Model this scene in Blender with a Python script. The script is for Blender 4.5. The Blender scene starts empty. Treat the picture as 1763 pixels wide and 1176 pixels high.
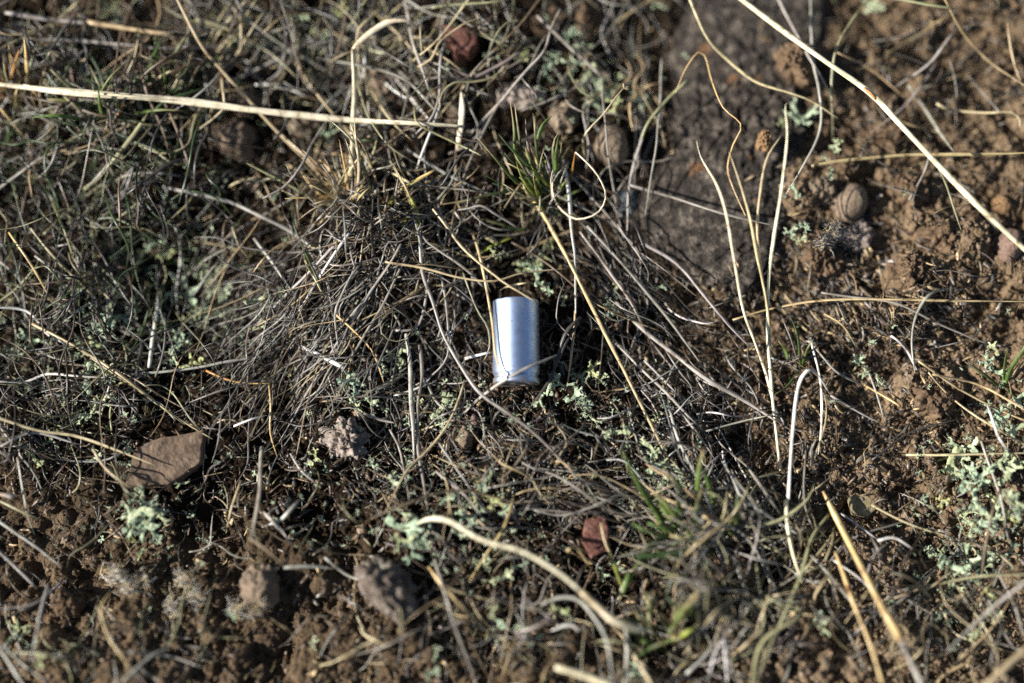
import bpy, bmesh, math, random
import numpy as np
from mathutils import Vector, noise as mnoise
R = math.radians
random.seed(7); rng = np.random.default_rng(7)
sc = bpy.context.scene
COL = sc.collection

# ------------------------------------------------------------------ camera
PX = 0.000123                      # one photo pixel on the ground, metres
LENS, TILT = 50.0, R(12)
DIST = 1763*PX*LENS/36
cam = bpy.data.objects.new('camera', bpy.data.cameras.new('camera')); COL.objects.link(cam)
cam.data.lens = LENS; cam.data.sensor_width = 36
cam.data.clip_start = 0.005; cam.data.clip_end = 100
FOC = Vector((0, 0, 0.006))
CAMP = FOC + Vector((0, -math.sin(TILT), math.cos(TILT)))*DIST
cam.location = CAMP; cam.rotation_euler = (TILT, 0, 0)
cam.data.dof.use_dof = True; cam.data.dof.focus_distance = DIST; cam.data.dof.aperture_fstop = 2.1
sc.camera = cam

# ------------------------------------------------------------------ light
SUN_EL, SUN_AZ = R(29), R(187)      # azimuth measured anticlockwise from +X: from the left, a little below
sd = Vector((math.cos(SUN_EL)*math.cos(SUN_AZ), math.cos(SUN_EL)*math.sin(SUN_AZ), math.sin(SUN_EL)))
sl = bpy.data.lights.new('sun', 'SUN'); sl.energy = 5.0; sl.angle = R(0.5); sl.color = (1.0, 0.965, 0.91)
sun = bpy.data.objects.new('sun', sl); COL.objects.link(sun)
sun.rotation_euler = sd.to_track_quat('Z', 'Y').to_euler(); sun.location = sd*3
w = bpy.data.worlds.new('World'); sc.world = w; w.use_nodes = True
nt = w.node_tree; sky = nt.nodes.new('ShaderNodeTexSky'); sky.sky_type = 'NISHITA'; sky.sun_disc = False
sky.sun_elevation = SUN_EL; sky.sun_rotation = math.pi/2 - SUN_AZ
nt.links.new(sky.outputs[0], nt.nodes['Background'].inputs[0]); nt.nodes['Background'].inputs[1].default_value = 0.05
sc.view_settings.view_transform = 'Standard'; sc.view_settings.look = 'None'
sc.view_settings.exposure = 0.55
sc.cycles.use_denoising = False
sc.cycles.max_bounces = 5; sc.cycles.diffuse_bounces = 1; sc.cycles.glossy_bounces = 3

# ------------------------------------------------------------------ noise and terrain
_lat = rng.random((64, 256, 256))
def vnoise(x, y, k=0):
    L = _lat[k % 64]
    xi = np.floor(x).astype(int); yi = np.floor(y).astype(int); fx = x-xi; fy = y-yi
    fx = fx*fx*fx*(fx*(fx*6-15)+10); fy = fy*fy*fy*(fy*(fy*6-15)+10)
    a = L[xi & 255, yi & 255]; b = L[(xi+1) & 255, yi & 255]; c = L[xi & 255, (yi+1) & 255]; d = L[(xi+1) & 255, (yi+1) & 255]
    return (a*(1-fx)+b*fx)*(1-fy) + (c*(1-fx)+d*fx)*fy - 0.5
def fbm(x, y, scale, oct=4, k=0, g=0.5):
    s = 0; a = 1.0; f = 1/scale
    for i in range(oct):
        s = s + a*vnoise(x*f+17.3*i+k*3.1, y*f+5.7*i+k*7.7, k+i); a *= g; f *= 2.07
    return s
def px2xy(x, y, z=0.0):
    u = (x-881.5)/1763*36/LENS; v = -(y-588)/1763*36/LENS
    d = Vector((u, v*math.cos(TILT)+math.sin(TILT), v*math.sin(TILT)-math.cos(TILT)))
    t = (z-CAMP.z)/d.z
    return CAMP.x+d.x*t, CAMP.y+d.y*t
def gauss(X, Y, px, py, r, sy=1.0):
    gx, gy = px2xy(px, py, 0.0); rr = r*PX
    return np.exp(-(((X-gx)/rr)**2+((Y-gy)/(rr*sy))**2))
def smooth_h(X, Y):
    X = np.asarray(X, float); Y = np.asarray(Y, float)
    h = 0.0050*fbm(X, Y, 0.045, 3, 1) + 0.0042*fbm(X, Y, 0.014, 3, 5)
    h = h + 0.005*gauss(X, Y, 640, 400, 120) + 0.003*gauss(X, Y, 950, 330, 90) + 0.003*gauss(X, Y, 1200, 940, 110)
    h = h + 0.003*gauss(X, Y, 1650, 380, 200) - 0.004*gauss(X, Y, 300, 480, 180) - 0.003*gauss(X, Y, 90, 950, 200)
    f = gauss(X, Y, 889, 590, 90)
    return h*(1-f) - 0.0012*f
cw, ch, cell = 0.30, 0.225, 0.00030
nx, ny = int(cw/cell), int(ch/cell)
gx0 = np.linspace(-cw/2, cw/2, nx); gy0 = np.linspace(-ch/2, ch/2, ny)
GX, GY = np.meshgrid(gx0, gy0, indexing='ij')
H = smooth_h(GX, GY)
bare0 = 1/(1+np.exp(-((GX/PX+881)-1290)/60)) + 0.8/(1+np.exp(-((588-GY/PX)-900)/40))
H += (0.0012+0.0020*np.clip(bare0, 0, 1))*fbm(GX, GY, 0.0048, 5, 9, 0.62)
H += 0.0024*np.clip(bare0, 0, 1)*np.abs(fbm(GX, GY, 0.009, 4, 30, 0.6))
dxc = gx0[1]-gx0[0]; dyc = gy0[1]-gy0[0]
base = H.copy()
def stamp(n, rmin, rmax, pw, up=0.55):
    for _ in range(n):
        r = rmin*(rmax/rmin)**(random.random()**pw)
        cx = random.uniform(-cw/2, cw/2); cy = random.uniform(-ch/2, ch/2)
        i = (cx+cw/2)/dxc; j = (cy+ch/2)/dyc
        e = random.uniform(0.6, 1.0); a = random.uniform(0, 3.14); m = int(r/dxc)+2
        i0, i1 = max(0, int(i)-m), min(nx, int(i)+m+1); j0, j1 = max(0, int(j)-m), min(ny, int(j)+m+1)
        if i1-i0 < 2 or j1-j0 < 2: continue
        xx = GX[i0:i1, j0:j1]-cx; yy = GY[i0:i1, j0:j1]-cy
        u = (xx*math.cos(a)+yy*math.sin(a)); v = (-xx*math.sin(a)+yy*math.cos(a))/e
        d = 1-(u*u+v*v)/(r*r)
        b = base[min(nx-1, int(i)), min(ny-1, int(j))]
        z = b - r*0.35 + r*(up+0.45)*np.sqrt(np.clip(d, 0, 1))
        sub = H[i0:i1, j0:j1]
        np.copyto(sub, np.maximum(sub, np.where(d > 0, z, -1)))
stamp(520, 0.0025, 0.0060, 1.4, 0.25)
stamp(2600, 0.0012, 0.0032, 1.5, .4)
stamp(13000, 0.0004, 0.0012, 1.2)
H += 0.0010*fbm(GX, GY, 0.0018, 4, 20, 0.72)
HS = base + 0.0006
def gz(x, y, arr=None):
    A = HS if arr is None else arr
    i = (np.asarray(x)+cw/2)/dxc; j = (np.asarray(y)+ch/2)/dyc
    i = np.clip(i, 0, nx-1.001); j = np.clip(j, 0, ny-1.001)
    a = i.astype(int); b = j.astype(int); fi = i-a; fj = j-b
    return (A[a, b]*(1-fi)+A[a+1, b]*fi)*(1-fj)+(A[a, b+1]*(1-fi)+A[a+1, b+1]*fi)*fj
def at(x, y, h=0.0):
    """photo pixel (1763 wide) and height in mm over the soil -> world point"""
    z = 0.0
    for _ in range(4):
        X, Y = px2xy(x, y, z); z = float(gz(X, Y)) + h*0.001
    X, Y = px2xy(x, y, z)
    return Vector((X, Y, z))

# ------------------------------------------------------------------ mesh building
class MB:
    def __init__(s): s.v = []; s.f = []; s.t = []; s.st = []; s.n = 0
    def add(s, v, f, tint=(1, 1, 1), st=None):
        v = np.asarray(v, np.float32); f = np.asarray(f, np.int32)
        s.v.append(v); s.f.append(f+s.n)
        t = np.asarray(tint, np.float32)
        s.t.append(np.tile(t, (len(v), 1)) if t.ndim == 1 else t)
        s.st.append(np.zeros((len(v), 3), np.float32) if st is None else np.asarray(st, np.float32)); s.n += len(v)
    def mesh(s, name, mat, smooth=True):
        me = bpy.data.meshes.new(name); V = np.concatenate(s.v)
        me.vertices.add(len(V)); me.vertices.foreach_set('co', V.ravel())
        q = [f for f in s.f if f.shape[1] == 4]; t = [f for f in s.f if f.shape[1] == 3]
        idx = []; tot = []
        if q: Q = np.concatenate(q); idx.append(Q.ravel()); tot.append(np.full(len(Q), 4))
        if t: T = np.concatenate(t); idx.append(T.ravel()); tot.append(np.full(len(T), 3))
        idx = np.concatenate(idx); tot = np.concatenate(tot); st = np.concatenate([[0], np.cumsum(tot)[:-1]])
        me.loops.add(len(idx)); me.loops.foreach_set('vertex_index', idx.astype(np.int32))
        me.polygons.add(len(tot)); me.polygons.foreach_set('loop_start', st.astype(np.int32)); me.polygons.foreach_set('loop_total', tot.astype(np.int32))
        me.update(calc_edges=True)
        me.polygons.foreach_set('use_smooth', np.full(len(tot), smooth))
        a = me.attributes.new('tint', 'FLOAT_VECTOR', 'POINT'); a.data.foreach_set('vector', np.concatenate(s.t).astype(np.float32).ravel())
        a = me.attributes.new('st', 'FLOAT_VECTOR', 'POINT'); a.data.foreach_set('vector', np.concatenate(s.st).astype(np.float32).ravel())
        me.materials.append(mat); return me
    def obj(s, name, mat, parent=None, loc=None, smooth=True):
        if loc is not None:
            L = np.array(loc, np.float32)
            for v in s.v: v -= L
        o = bpy.data.objects.new(name, s.mesh(name, mat, smooth)); COL.objects.link(o)
        if loc is not None: o.location = loc
        if parent is not None: o.parent = parent
        return o
def tag(o, label=None, cat=None, group=None, kind=None):
    for k, v in (('label', label), ('category', cat), ('group', group), ('kind', kind)):
        if v: o[k] = v
    return o
def catmull(P, n):
    P = np.asarray(P, float)
    if len(P) == 2: P = np.array([P[0], P[0]*.5+P[1]*.5, P[1]])
    Q = np.vstack([2*P[0]-P[1], P, 2*P[-1]-P[-2]])
    seg = np.linalg.norm(np.diff(P, axis=0), axis=1); cum = np.concatenate([[0], np.cumsum(seg)])
    out = []
    for d in np.linspace(0, cum[-1], n):
        k = min(len(seg)-1, max(0, int(np.searchsorted(cum, d)-1))); t = (d-cum[k])/max(seg[k], 1e-9)
        a, b, c, e = Q[k], Q[k+1], Q[k+2], Q[k+3]
        out.append(0.5*(2*b+(c-a)*t+(2*a-5*b+4*c-e)*t*t+(3*b-a-3*c+e)*t**3))
    return np.array(out)
def sweep(mb, path, rad, tint, sides=6, flat=0.6, roll=0.0, twist=0.0):
    """closed tube along a path: width rad*2, thickness flat*width"""
    path = np.asarray(path); n = len(path); rad = np.broadcast_to(rad, n)
    T = np.gradient(path, axis=0); T /= np.linalg.norm(T, axis=1)[:, None]+1e-12
    S = np.cross(T, np.array([0.02, 0.03, 1.0])); S /= np.linalg.norm(S, axis=1)[:, None]+1e-9
    for i in range(1, n):
        if np.dot(S[i], S[i-1]) < 0: S[i] = -S[i]
    N = np.cross(S, T)
    a = np.arange(sides)*2*math.pi/sides + (math.pi/sides if sides % 2 == 0 else 0)
    ro = roll+twist*np.linspace(0, 1, n)
    ca, sa = np.cos(a), np.sin(a)*flat
    cr, sr = np.cos(ro)[:, None], np.sin(ro)[:, None]
    cu = ca[None]*cr-sa[None]*sr; cv = ca[None]*sr+sa[None]*cr
    V = path[:, None]+(S[:, None]*cu[..., None]+N[:, None]*cv[..., None])*rad[:, None, None]
    V = V.reshape(-1, 3)
    i = np.arange(n-1)[:, None]*sides; k = np.arange(sides)[None]; k2 = (k+1) % sides
    F = np.stack([i+k, i+k2, i+sides+k2, i+sides+k], -1).reshape(-1, 4)
    L = np.concatenate([[0], np.cumsum(np.linalg.norm(np.diff(path, axis=0), axis=1))])
    r = random.random()
    st = np.stack([np.tile(np.arange(sides)/sides, n), np.repeat(L, sides)*1000, np.full(n*sides, r*50)], -1)
    t = np.asarray(tint, float)
    if t.ndim == 2: t = np.repeat(t, sides, axis=0)
    V = np.vstack([V, path[0], path[-1]]); st = np.vstack([st, st[0], st[-1]])
    if t.ndim == 2: t = np.vstack([t, t[0], t[-1]])
    mb.add(V, F, t, st)
    m = n*sides; kk = np.arange(sides); k2 = (kk+1) % sides      # end caps share the tube's vertices
    base = mb.n-len(V)
    mb.f.append(np.stack([np.full(sides, m), k2, kk], -1).astype(np.int32)+base)
    mb.f.append(np.stack([np.full(sides, m+1), (n-1)*sides+kk, (n-1)*sides+k2], -1).astype(np.int32)+base)

# ------------------------------------------------------------------ materials
def mat(name, rough=0.8, spec=0.3):
    m = bpy.data.materials.new(name); m.use_nodes = True; t = m.node_tree
    b = t.nodes['Principled BSDF']; b.inputs['Roughness'].default_value = rough; b.inputs['Specular IOR Level'].default_value = spec
    return m, t, b
def N(t, typ, **kw):
    n = t.nodes.new(typ)
    for k, v in kw.items():
        if k in n.inputs: n.inputs[k].default_value = v
        else: setattr(n, k, v)
    return n
def ramp(t, src, stops):
    r = t.nodes.new('ShaderNodeValToRGB'); e = r.color_ramp.elements
    while len(e) < len(stops): e.new(0.5)
    for i, (p, c) in enumerate(stops): e[i].position = p; e[i].color = (*c, 1) if len(c) == 3 else c
    t.links.new(src, r.inputs[0]); return r.outputs[0]
def mix(t, fac, a, b, mode='MIX'):
    n = t.nodes.new('ShaderNodeMix'); n.data_type = 'RGBA'; n.blend_type = mode
    for s, v in ((n.inputs[0], fac), (n.inputs[6], a), (n.inputs[7], b)):
        if hasattr(v, 'is_linked') or hasattr(v, 'links'): t.links.new(v, s)
        else: s.default_value = v if not isinstance(v, tuple) else (*v, 1)
    return n.outputs[2]
def noise(t, coord, scale, detail=4, rough=0.6, vec=None):
    n = N(t, 'ShaderNodeTexNoise', Scale=scale, Detail=detail, Roughness=rough)
    if coord is not None: t.links.new(coord, n.inputs['Vector'])
    return n.outputs[0]
def bump(t, b, h, strength, dist):
    n = N(t, 'ShaderNodeBump', Strength=strength, Distance=dist); t.links.new(h, n.inputs['Height']); t.links.new(n.outputs[0], b.inputs['Normal'])
def coords(t): return t.nodes.new('ShaderNodeTexCoord').outputs['Object']

def soil_mat():
    m, t, b = mat('soil', 0.95, 0.15); c = coords(t)
    a = noise(t, c, 38, 6, 0.65); f = noise(t, c, 700, 4, 0.7); g = noise(t, c, 2600, 2, 0.6)
    col = ramp(t, a, [(0.25, (0.09, 0.064, 0.042)), (0.5, (0.165, 0.119, 0.078)), (0.75, (0.26, 0.195, 0.135))])
    fine = ramp(t, f, [(0.28, (0.55, 0.5, 0.46)), (0.5, (1, 1, 1)), (0.72, (1.5, 1.4, 1.25))])
    col = mix(t, 1.0, col, fine, 'MULTIPLY')
    sp = ramp(t, g, [(0.66, (0, 0, 0)), (0.72, (1, 1, 1))])
    col = mix(t, sp, col, (0.36, 0.28, 0.19))
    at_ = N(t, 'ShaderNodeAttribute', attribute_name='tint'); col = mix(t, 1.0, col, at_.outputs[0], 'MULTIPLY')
    t.links.new(col, b.inputs['Base Color']); bump(t, b, f, 1.0, 0.0012); return m
def grain_mat(name='crumb'):
    m, t, b = mat(name, 0.95, 0.15); c = coords(t)
    at_ = N(t, 'ShaderNodeAttribute', attribute_name='tint'); f = noise(t, c, 1500, 3, 0.7)
    fine = ramp(t, f, [(0.3, (0.6, 0.57, 0.55)), (0.7, (1.35, 1.3, 1.25))])
    t.links.new(mix(t, 1.0, at_.outputs[0], fine, 'MULTIPLY'), b.inputs['Base Color']); bump(t, b, f, 0.7, 0.0003); return m
def straw_mat(name='dry_grass', trans=0.0, rough=0.4, spec=0.6):
    m, t, b = mat(name, rough, spec)
    at_ = N(t, 'ShaderNodeAttribute', attribute_name='tint'); st = N(t, 'ShaderNodeAttribute', attribute_name='st')
    mp = N(t, 'ShaderNodeMapping'); mp.inputs['Scale'].default_value = (9, 0.25, 1); t.links.new(st.outputs[1], mp.inputs[0])
    streak = N(t, 'ShaderNodeTexNoise', Scale=1.0, Detail=3.0, Roughness=0.6); t.links.new(mp.outputs[0], streak.inputs['Vector'])
    mp2 = N(t, 'ShaderNodeMapping'); mp2.inputs['Scale'].default_value = (1.2, 0.45, 1); t.links.new(st.outputs[1], mp2.inputs[0])
    blot = N(t, 'ShaderNodeTexNoise', Scale=1.0, Detail=5.0, Roughness=0.65); t.links.new(mp2.outputs[0], blot.inputs['Vector'])
    c1 = ramp(t, streak.outputs[0], [(0.3, (0.55, 0.51, 0.47)), (0.48, (1, 1, 1)), (0.75, (1.28, 1.25, 1.18))])
    c2 = ramp(t, blot.outputs[0], [(0.32, (0.30, 0.25, 0.22)), (0.44, (0.82, 0.79, 0.76)), (0.62, (1.05, 1.05, 1.05)), (0.8, (1.25, 1.2, 1.1))])
    col = mix(t, 1.0, mix(t, 1.0, at_.outputs[0], c1, 'MULTIPLY'), c2, 'MULTIPLY')
    t.links.new(col, b.inputs['Base Color']); bump(t, b, streak.outputs[0], 0.5, 0.0001)
    return m
def lichen_mat():
    m, t, b = mat('lichen', 0.85, 0.2); c = coords(t); oi = t.nodes.new('ShaderNodeObjectInfo')
    a = noise(t, c, 260, 5, 0.6); f = noise(t, c, 2200, 3, 0.7)
    col = ramp(t, a, [(0.3, (0.22, 0.25, 0.16)), (0.48, (0.46, 0.52, 0.36)), (0.7, (0.66, 0.71, 0.53))])
    warm = ramp(t, oi.outputs['Random'], [(0.0, (0.88, 1.0, 0.98)), (0.5, (1, 1, 0.95)), (0.8, (1.05, 1.0, 0.8)), (1.0, (1.12, 1.0, 0.62))])
    col = mix(t, 1.0, col, warm, 'MULTIPLY')
    fine = ramp(t, f, [(0.3, (0.72, 0.72, 0.7)), (0.6, (1.12, 1.12, 1.1))])
    col = mix(t, 1.0, col, fine, 'MULTIPLY')
    t.links.new(col, b.inputs['Base Color']); bump(t, b, f, 0.6, 0.0002); return m
def rock_mat(name, cols, sc1=120, spots=None, rough=0.9, bumpd=0.0004, fine_scale=1400):
    m, t, b = mat(name, rough, 0.25); c = coords(t)
    a = noise(t, c, sc1, 6, 0.65); f = noise(t, c, fine_scale, 4, 0.7)
    col = ramp(t, a, [(0.3, cols[0]), (0.5, cols[1]), (0.72, cols[2])])
    fine = ramp(t, f, [(0.3, (0.6, 0.6, 0.6)), (0.5, (1, 1, 1)), (0.75, (1.4, 1.38, 1.35))])
    col = mix(t, 1.0, col, fine, 'MULTIPLY')
    if spots:
        s = noise(t, c, spots[1], 3, 0.5); k = ramp(t, s, [(spots[2], (0, 0, 0)), (spots[2]+0.05, (1, 1, 1))])
        col = mix(t, k, col, spots[0])
    t.links.new(col, b.inputs['Base Color']); bump(t, b, f, 0.9, bumpd); return m
def metal_mat():
    m, t, b = mat('aluminium', 0.36, 0.5); c = coords(t)
    b.inputs['Metallic'].default_value = 1.0
    mp = N(t, 'ShaderNodeMapping'); mp.inputs['Scale'].default_value = (1, 0.12, 1); t.links.new(c, mp.inputs[0])
    s = noise(t, mp.outputs[0], 2600, 4, 0.6); a = noise(t, c, 420, 5, 0.65)
    mp2 = N(t, 'ShaderNodeMapping'); mp2.inputs['Scale'].default_value = (0.15, 1, 0.15); mp2.inputs['Rotation'].default_value = (0, 0, 0.05); t.links.new(c, mp2.inputs[0])
    s2 = noise(t, mp2.outputs[0], 5200, 3, 0.6)
    col = ramp(t, a, [(0.3, (0.48, 0.62, 0.90)), (0.5, (0.59, 0.73, 1.0)), (0.7, (0.67, 0.79, 1.0))])  # bluish base colour also carries the sky's blue reflection
    pit = ramp(t, noise(t, c, 900, 2, 0.5), [(0.22, (0.45, 0.45, 0.5)), (0.3, (1, 1, 1))])
    col = mix(t, 1.0, col, pit, 'MULTIPLY')
    scr = ramp(t, s2, [(0.33, (0.86, 0.86, 0.88)), (0.4, (1, 1, 1))])
    col = mix(t, 1.0, col, scr, 'MULTIPLY')
    t.links.new(col, b.inputs['Base Color'])
    r = ramp(t, a, [(0.3, (0.50,)*3), (0.7, (0.40,)*3)]); t.links.new(r, b.inputs['Roughness'])
    bump(t, b, s, 0.15, 0.00003)
    sp = t.nodes.new('ShaderNodeSeparateXYZ'); t.links.new(c, sp.inputs[0])      # soil smeared on the rim end and the lowest side
    mr = N(t, 'ShaderNodeMapRange'); t.links.new(sp.outputs[1], mr.inputs[0]); mr.inputs[1].default_value = 0.0045; mr.inputs[2].default_value = 0.0
    mr.inputs[3].default_value = 0.0; mr.inputs[4].default_value = 0.18
    mr2 = N(t, 'ShaderNodeMapRange'); t.links.new(sp.outputs[2], mr2.inputs[0]); mr2.inputs[1].default_value = 0.003; mr2.inputs[2].default_value = -0.004
    mr2.inputs[3].default_value = 0.0; mr2.inputs[4].default_value = 0.28
    ad = N(t, 'ShaderNodeMath', operation='ADD'); t.links.new(mr.outputs[0], ad.inputs[0]); t.links.new(mr2.outputs[0], ad.inputs[1])
    ad2 = N(t, 'ShaderNodeMath', operation='ADD'); t.links.new(ad.outputs[0], ad2.inputs[0]); t.links.new(noise(t, c, 520, 6, 0.7), ad2.inputs[1])
    k = ramp(t, ad2.outputs[0], [(0.60, (0, 0, 0)), (0.82, (0.85,)*3)])
    d = N(t, 'ShaderNodeBsdfDiffuse'); d.inputs[0].default_value = (0.24, 0.185, 0.13, 1)
    mx = t.nodes.new('ShaderNodeMixShader'); t.links.new(k, mx.inputs[0]); t.links.new(b.outputs[0], mx.inputs[1]); t.links.new(d.outputs[0], mx.inputs[2])
    t.links.new(mx.outputs[0], t.nodes['Material Output'].inputs[0]); return m
M_soil = soil_mat(); M_grain = grain_mat(); M_straw = straw_mat(); M_lichen = lichen_mat(); M_metal = metal_mat()
M_green = straw_mat('green_grass', 0.0, 0.45, 0.4)

# ------------------------------------------------------------------ ground
def build_ground():
    def ring(a, k):
        s = abs(a[-1]); step = abs(a[-1]-a[-2]); o = []
        for _ in range(k): step *= 1.28; s += step; o.append(s)
        return np.array(o)
    ex = ring(gx0, 34); ey = ring(gy0, 34)
    xs = np.concatenate([-ex[::-1], gx0, ex]); ys = np.concatenate([-ey[::-1], gy0, ey])
    X, Y = np.meshgrid(xs, ys, indexing='ij')
    Z = np.where((abs(X) <= cw/2) & (abs(Y) <= ch/2), 0, smooth_h(X, Y)+0.0010*fbm(X, Y, 0.004, 3, 9, 0.6)+0.0004)
    Z[len(ex):len(ex)+nx, len(ey):len(ey)+ny] = H
    n, m = X.shape
    i = np.arange(n-1)[:, None]*m; j = np.arange(m-1)[None]
    F = np.stack([i+j, i+m+j, i+m+j+1, i+j+1], -1).reshape(-1, 4)
    PXx = X/PX+881; PXy = 588-Y/PX      # shade under the grass mat painted as a darker soil tint, bare lighter soil to the right and at the lower left
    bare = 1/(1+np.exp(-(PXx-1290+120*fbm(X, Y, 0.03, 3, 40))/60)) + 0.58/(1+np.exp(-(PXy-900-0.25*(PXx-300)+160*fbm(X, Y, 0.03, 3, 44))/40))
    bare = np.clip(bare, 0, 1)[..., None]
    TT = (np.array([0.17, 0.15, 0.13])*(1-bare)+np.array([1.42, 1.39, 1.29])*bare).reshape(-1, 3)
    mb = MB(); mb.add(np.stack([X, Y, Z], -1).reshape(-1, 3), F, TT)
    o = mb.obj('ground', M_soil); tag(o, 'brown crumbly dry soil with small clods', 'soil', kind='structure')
build_ground()

# ------------------------------------------------------------------ stones
def stone_geo(cx, cy, outline, h, depth, seed, rough=0.08, lump=0.2, pw=2.2, nr=26, na=72, tilt=(0, 0), fscale=0.25):
    """closed stone: an outline (pixel points) domed up and down with real thickness"""
    C = at(cx, cy, 0); pts = [at(x, y, 0)-C for x, y in outline]
    P = np.array([[p.x, p.y] for p in pts]); P = np.vstack([P, P[:1]])
    ang = np.arange(na)*2*math.pi/na
    rr = np.zeros(na)
    for k, a in enumerate(ang):                      # radius where the ray from the centre meets the outline
        d = np.array([math.cos(a), math.sin(a)]); best = 0
        for q in range(len(P)-1):
            e = P[q+1]-P[q]; den = d[0]*e[1]-d[1]*e[0]
            if abs(den) < 1e-12: continue
            tt = (P[q][0]*e[1]-P[q][1]*e[0])/den; uu = (P[q][0]*d[1]-P[q][1]*d[0])/den
            if tt > 0 and -1e-6 <= uu <= 1+1e-6: best = max(best, tt)
        rr[k] = best
    rr = (np.roll(rr, 1)+2*rr+np.roll(rr, -1))/4
    V = []; size = rr.mean()
    for s in (1, -1):
        for i in range(nr+1 if s == 1 else nr):
            r = math.sin(math.pi/2*i/nr)
            z = (1-r**pw)**(1/pw) if r < 1 else 0
            for k in range(na):
                x = r*rr[k]*math.cos(ang[k]); y = r*rr[k]*math.sin(ang[k])
                zz = z*(h if s == 1 else -depth)
                V.append((x, y, zz))
    V = np.array(V)
    off = seed*13.7
    for k in range(len(V)):
        p = Vector(V[k])
        n1 = mnoise.fractal(p/(size*0.9)+Vector((off, 0, 0)), 0.8, 2.0, 3)
        n2 = mnoise.fractal(p/(size*fscale)+Vector((0, off, 0)), 0.7, 2.1, 4)
        d = p.normalized() if p.length > 1e-9 else Vector((0, 0, 1))
        f = (n1*lump+n2*rough)*size
        V[k] = p+d*f
    V[:, 2] += tilt[0]*V[:, 0]+tilt[1]*V[:, 1]
    F = []
    for i in range(nr):
        for k in range(na): F.append((i*na+k, (i+1)*na+k, (i+1)*na+(k+1) % na, i*na+(k+1) % na))
    o2 = (nr+1)*na
    for i in range(nr):
        a = o2+i*na; b = o2+(i+1)*na if i < nr-1 else nr*na
        for k in range(na): F.append((a+k, a+(k+1) % na, b+(k+1) % na, b+k))
    return C, V, np.array(F)
def stone(name, label, cat, cx, cy, outline, h, m, depth=3, z=0.0, seed=1, group=None, **kw):
    C, V, F = stone_geo(cx, cy, outline, h*0.001, depth*0.001, seed, **kw)
    mb = MB(); mb.add(V, F); o = mb.obj(name, m); o.location = C+Vector((0, 0, z*0.001))
    return tag(o, label, cat, group)
def shard(name, label, cat, cx, cy, outline, h, m, z=0.0, seed=1, tilt=(0, 0), bev=0.5):
    C = at(cx, cy, 0); bm = bmesh.new()
    vs = [bm.verts.new(at(x, y, 0).xy.to_3d()-C.xy.to_3d()) for x, y in outline]
    f = bm.faces.new(vs)
    if f.normal.z < 0: f.normal_flip()
    e = bmesh.ops.extrude_face_region(bm, geom=[f]); top = [v for v in e['geom'] if isinstance(v, bmesh.types.BMVert)]
    bm.normal_update()
    for v in top: v.co.z -= h*0.001; v.co.xy *= 1.04
    bmesh.ops.recalc_face_normals(bm, faces=bm.faces)
    bmesh.ops.bevel(bm, geom=bm.edges[:], offset=bev*0.001, segments=2, affect='EDGES', profile=.6)
    bmesh.ops.triangulate(bm, faces=bm.faces[:])
    for _ in range(4):
        lg = [e for e in bm.edges if e.calc_length() > 0.0006]
        if lg: bmesh.ops.subdivide_edges(bm, edges=lg, cuts=1); bmesh.ops.triangulate(bm, faces=bm.faces[:])
    for v in bm.verts:
        p = v.co; n = mnoise.fractal(p*260+Vector((seed*7, 0, 0)), .8, 2.0, 4)*0.00035
        v.co = p+v.normal*n; v.co.z += tilt[0]*p.x+tilt[1]*p.y
    me = bpy.data.meshes.new(name); bm.to_mesh(me); bm.free(); me.materials.append(m)
    o = bpy.data.objects.new(name, me); COL.objects.link(o); o.location = C+Vector((0, 0, z*0.001))
    return tag(o, label, cat)
def ell(cx, cy, a, b, rot=0, n=14, seed=0):
    rd = random.Random(seed); o = []
    for k in range(n):
        t = k*2*math.pi/n; j = 1+rd.uniform(-.06, .06)
        x = a*math.cos(t)*j; y = b*math.sin(t)*j; r = R(rot)
        o.append((cx+x*math.cos(r)-y*math.sin(r), cy+x*math.sin(r)+y*math.cos(r)))
    return o
Rk_big = rock_mat('dark_rock', [(0.024, 0.020, 0.017), (0.072, 0.059, 0.048), (0.30, 0.25, 0.20)], 420, ((0.22, 0.115, 0.055), 150, 0.66), bumpd=0.0012, fine_scale=1000)
Rk_brown = rock_mat('brown_pebble', [(0.17, 0.125, 0.088), (0.25, 0.185, 0.13), (0.33, 0.25, 0.18)], 300)
Rk_tan = rock_mat('tan_stone', [(0.15, 0.11, 0.075), (0.25, 0.19, 0.13), (0.38, 0.3, 0.22)], 380)
Rk_red = rock_mat('red_stone', [(0.12, 0.055, 0.042), (0.19, 0.085, 0.064), (0.27, 0.15, 0.115)], 400)
Rk_brick = rock_mat('brick_shard', [(0.13, 0.092, 0.062), (0.20, 0.14, 0.096), (0.29, 0.21, 0.15)], 200, bumpd=0.00015)
Rk_grey = rock_mat('grey_stone', [(0.11, 0.08, 0.058), (0.19, 0.15, 0.12), (0.33, 0.29, 0.25)], 350)
Rk_pale = rock_mat('pale_clod', [(0.22, 0.17, 0.13), (0.38, 0.31, 0.26), (0.55, 0.47, 0.4)], 400)
Rk_pink = rock_mat('pink_stone', [(0.17, 0.11, 0.085), (0.25, 0.165, 0.125), (0.33, 0.23, 0.18)], 200)
Rk_orange = rock_mat('orange_stone', [(0.2, 0.12, 0.06), (0.3, 0.18, 0.09), (0.38, 0.25, 0.14)], 250)
Rk_blue = rock_mat('blue_grey_stone', [(0.1, 0.115, 0.12), (0.16, 0.18, 0.18), (0.24, 0.26, 0.25)], 300)
Rk_olive = rock_mat('olive_flake', [(0.2, 0.16, 0.09), (0.28, 0.23, 0.13), (0.35, 0.29, 0.17)], 300, bumpd=0.0002)
Rk_clod = rock_mat('soil_clod', [(0.12, 0.078, 0.047), (0.19, 0.125, 0.075), (0.27, 0.18, 0.11)], 300, bumpd=0.0008, fine_scale=900)

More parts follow.
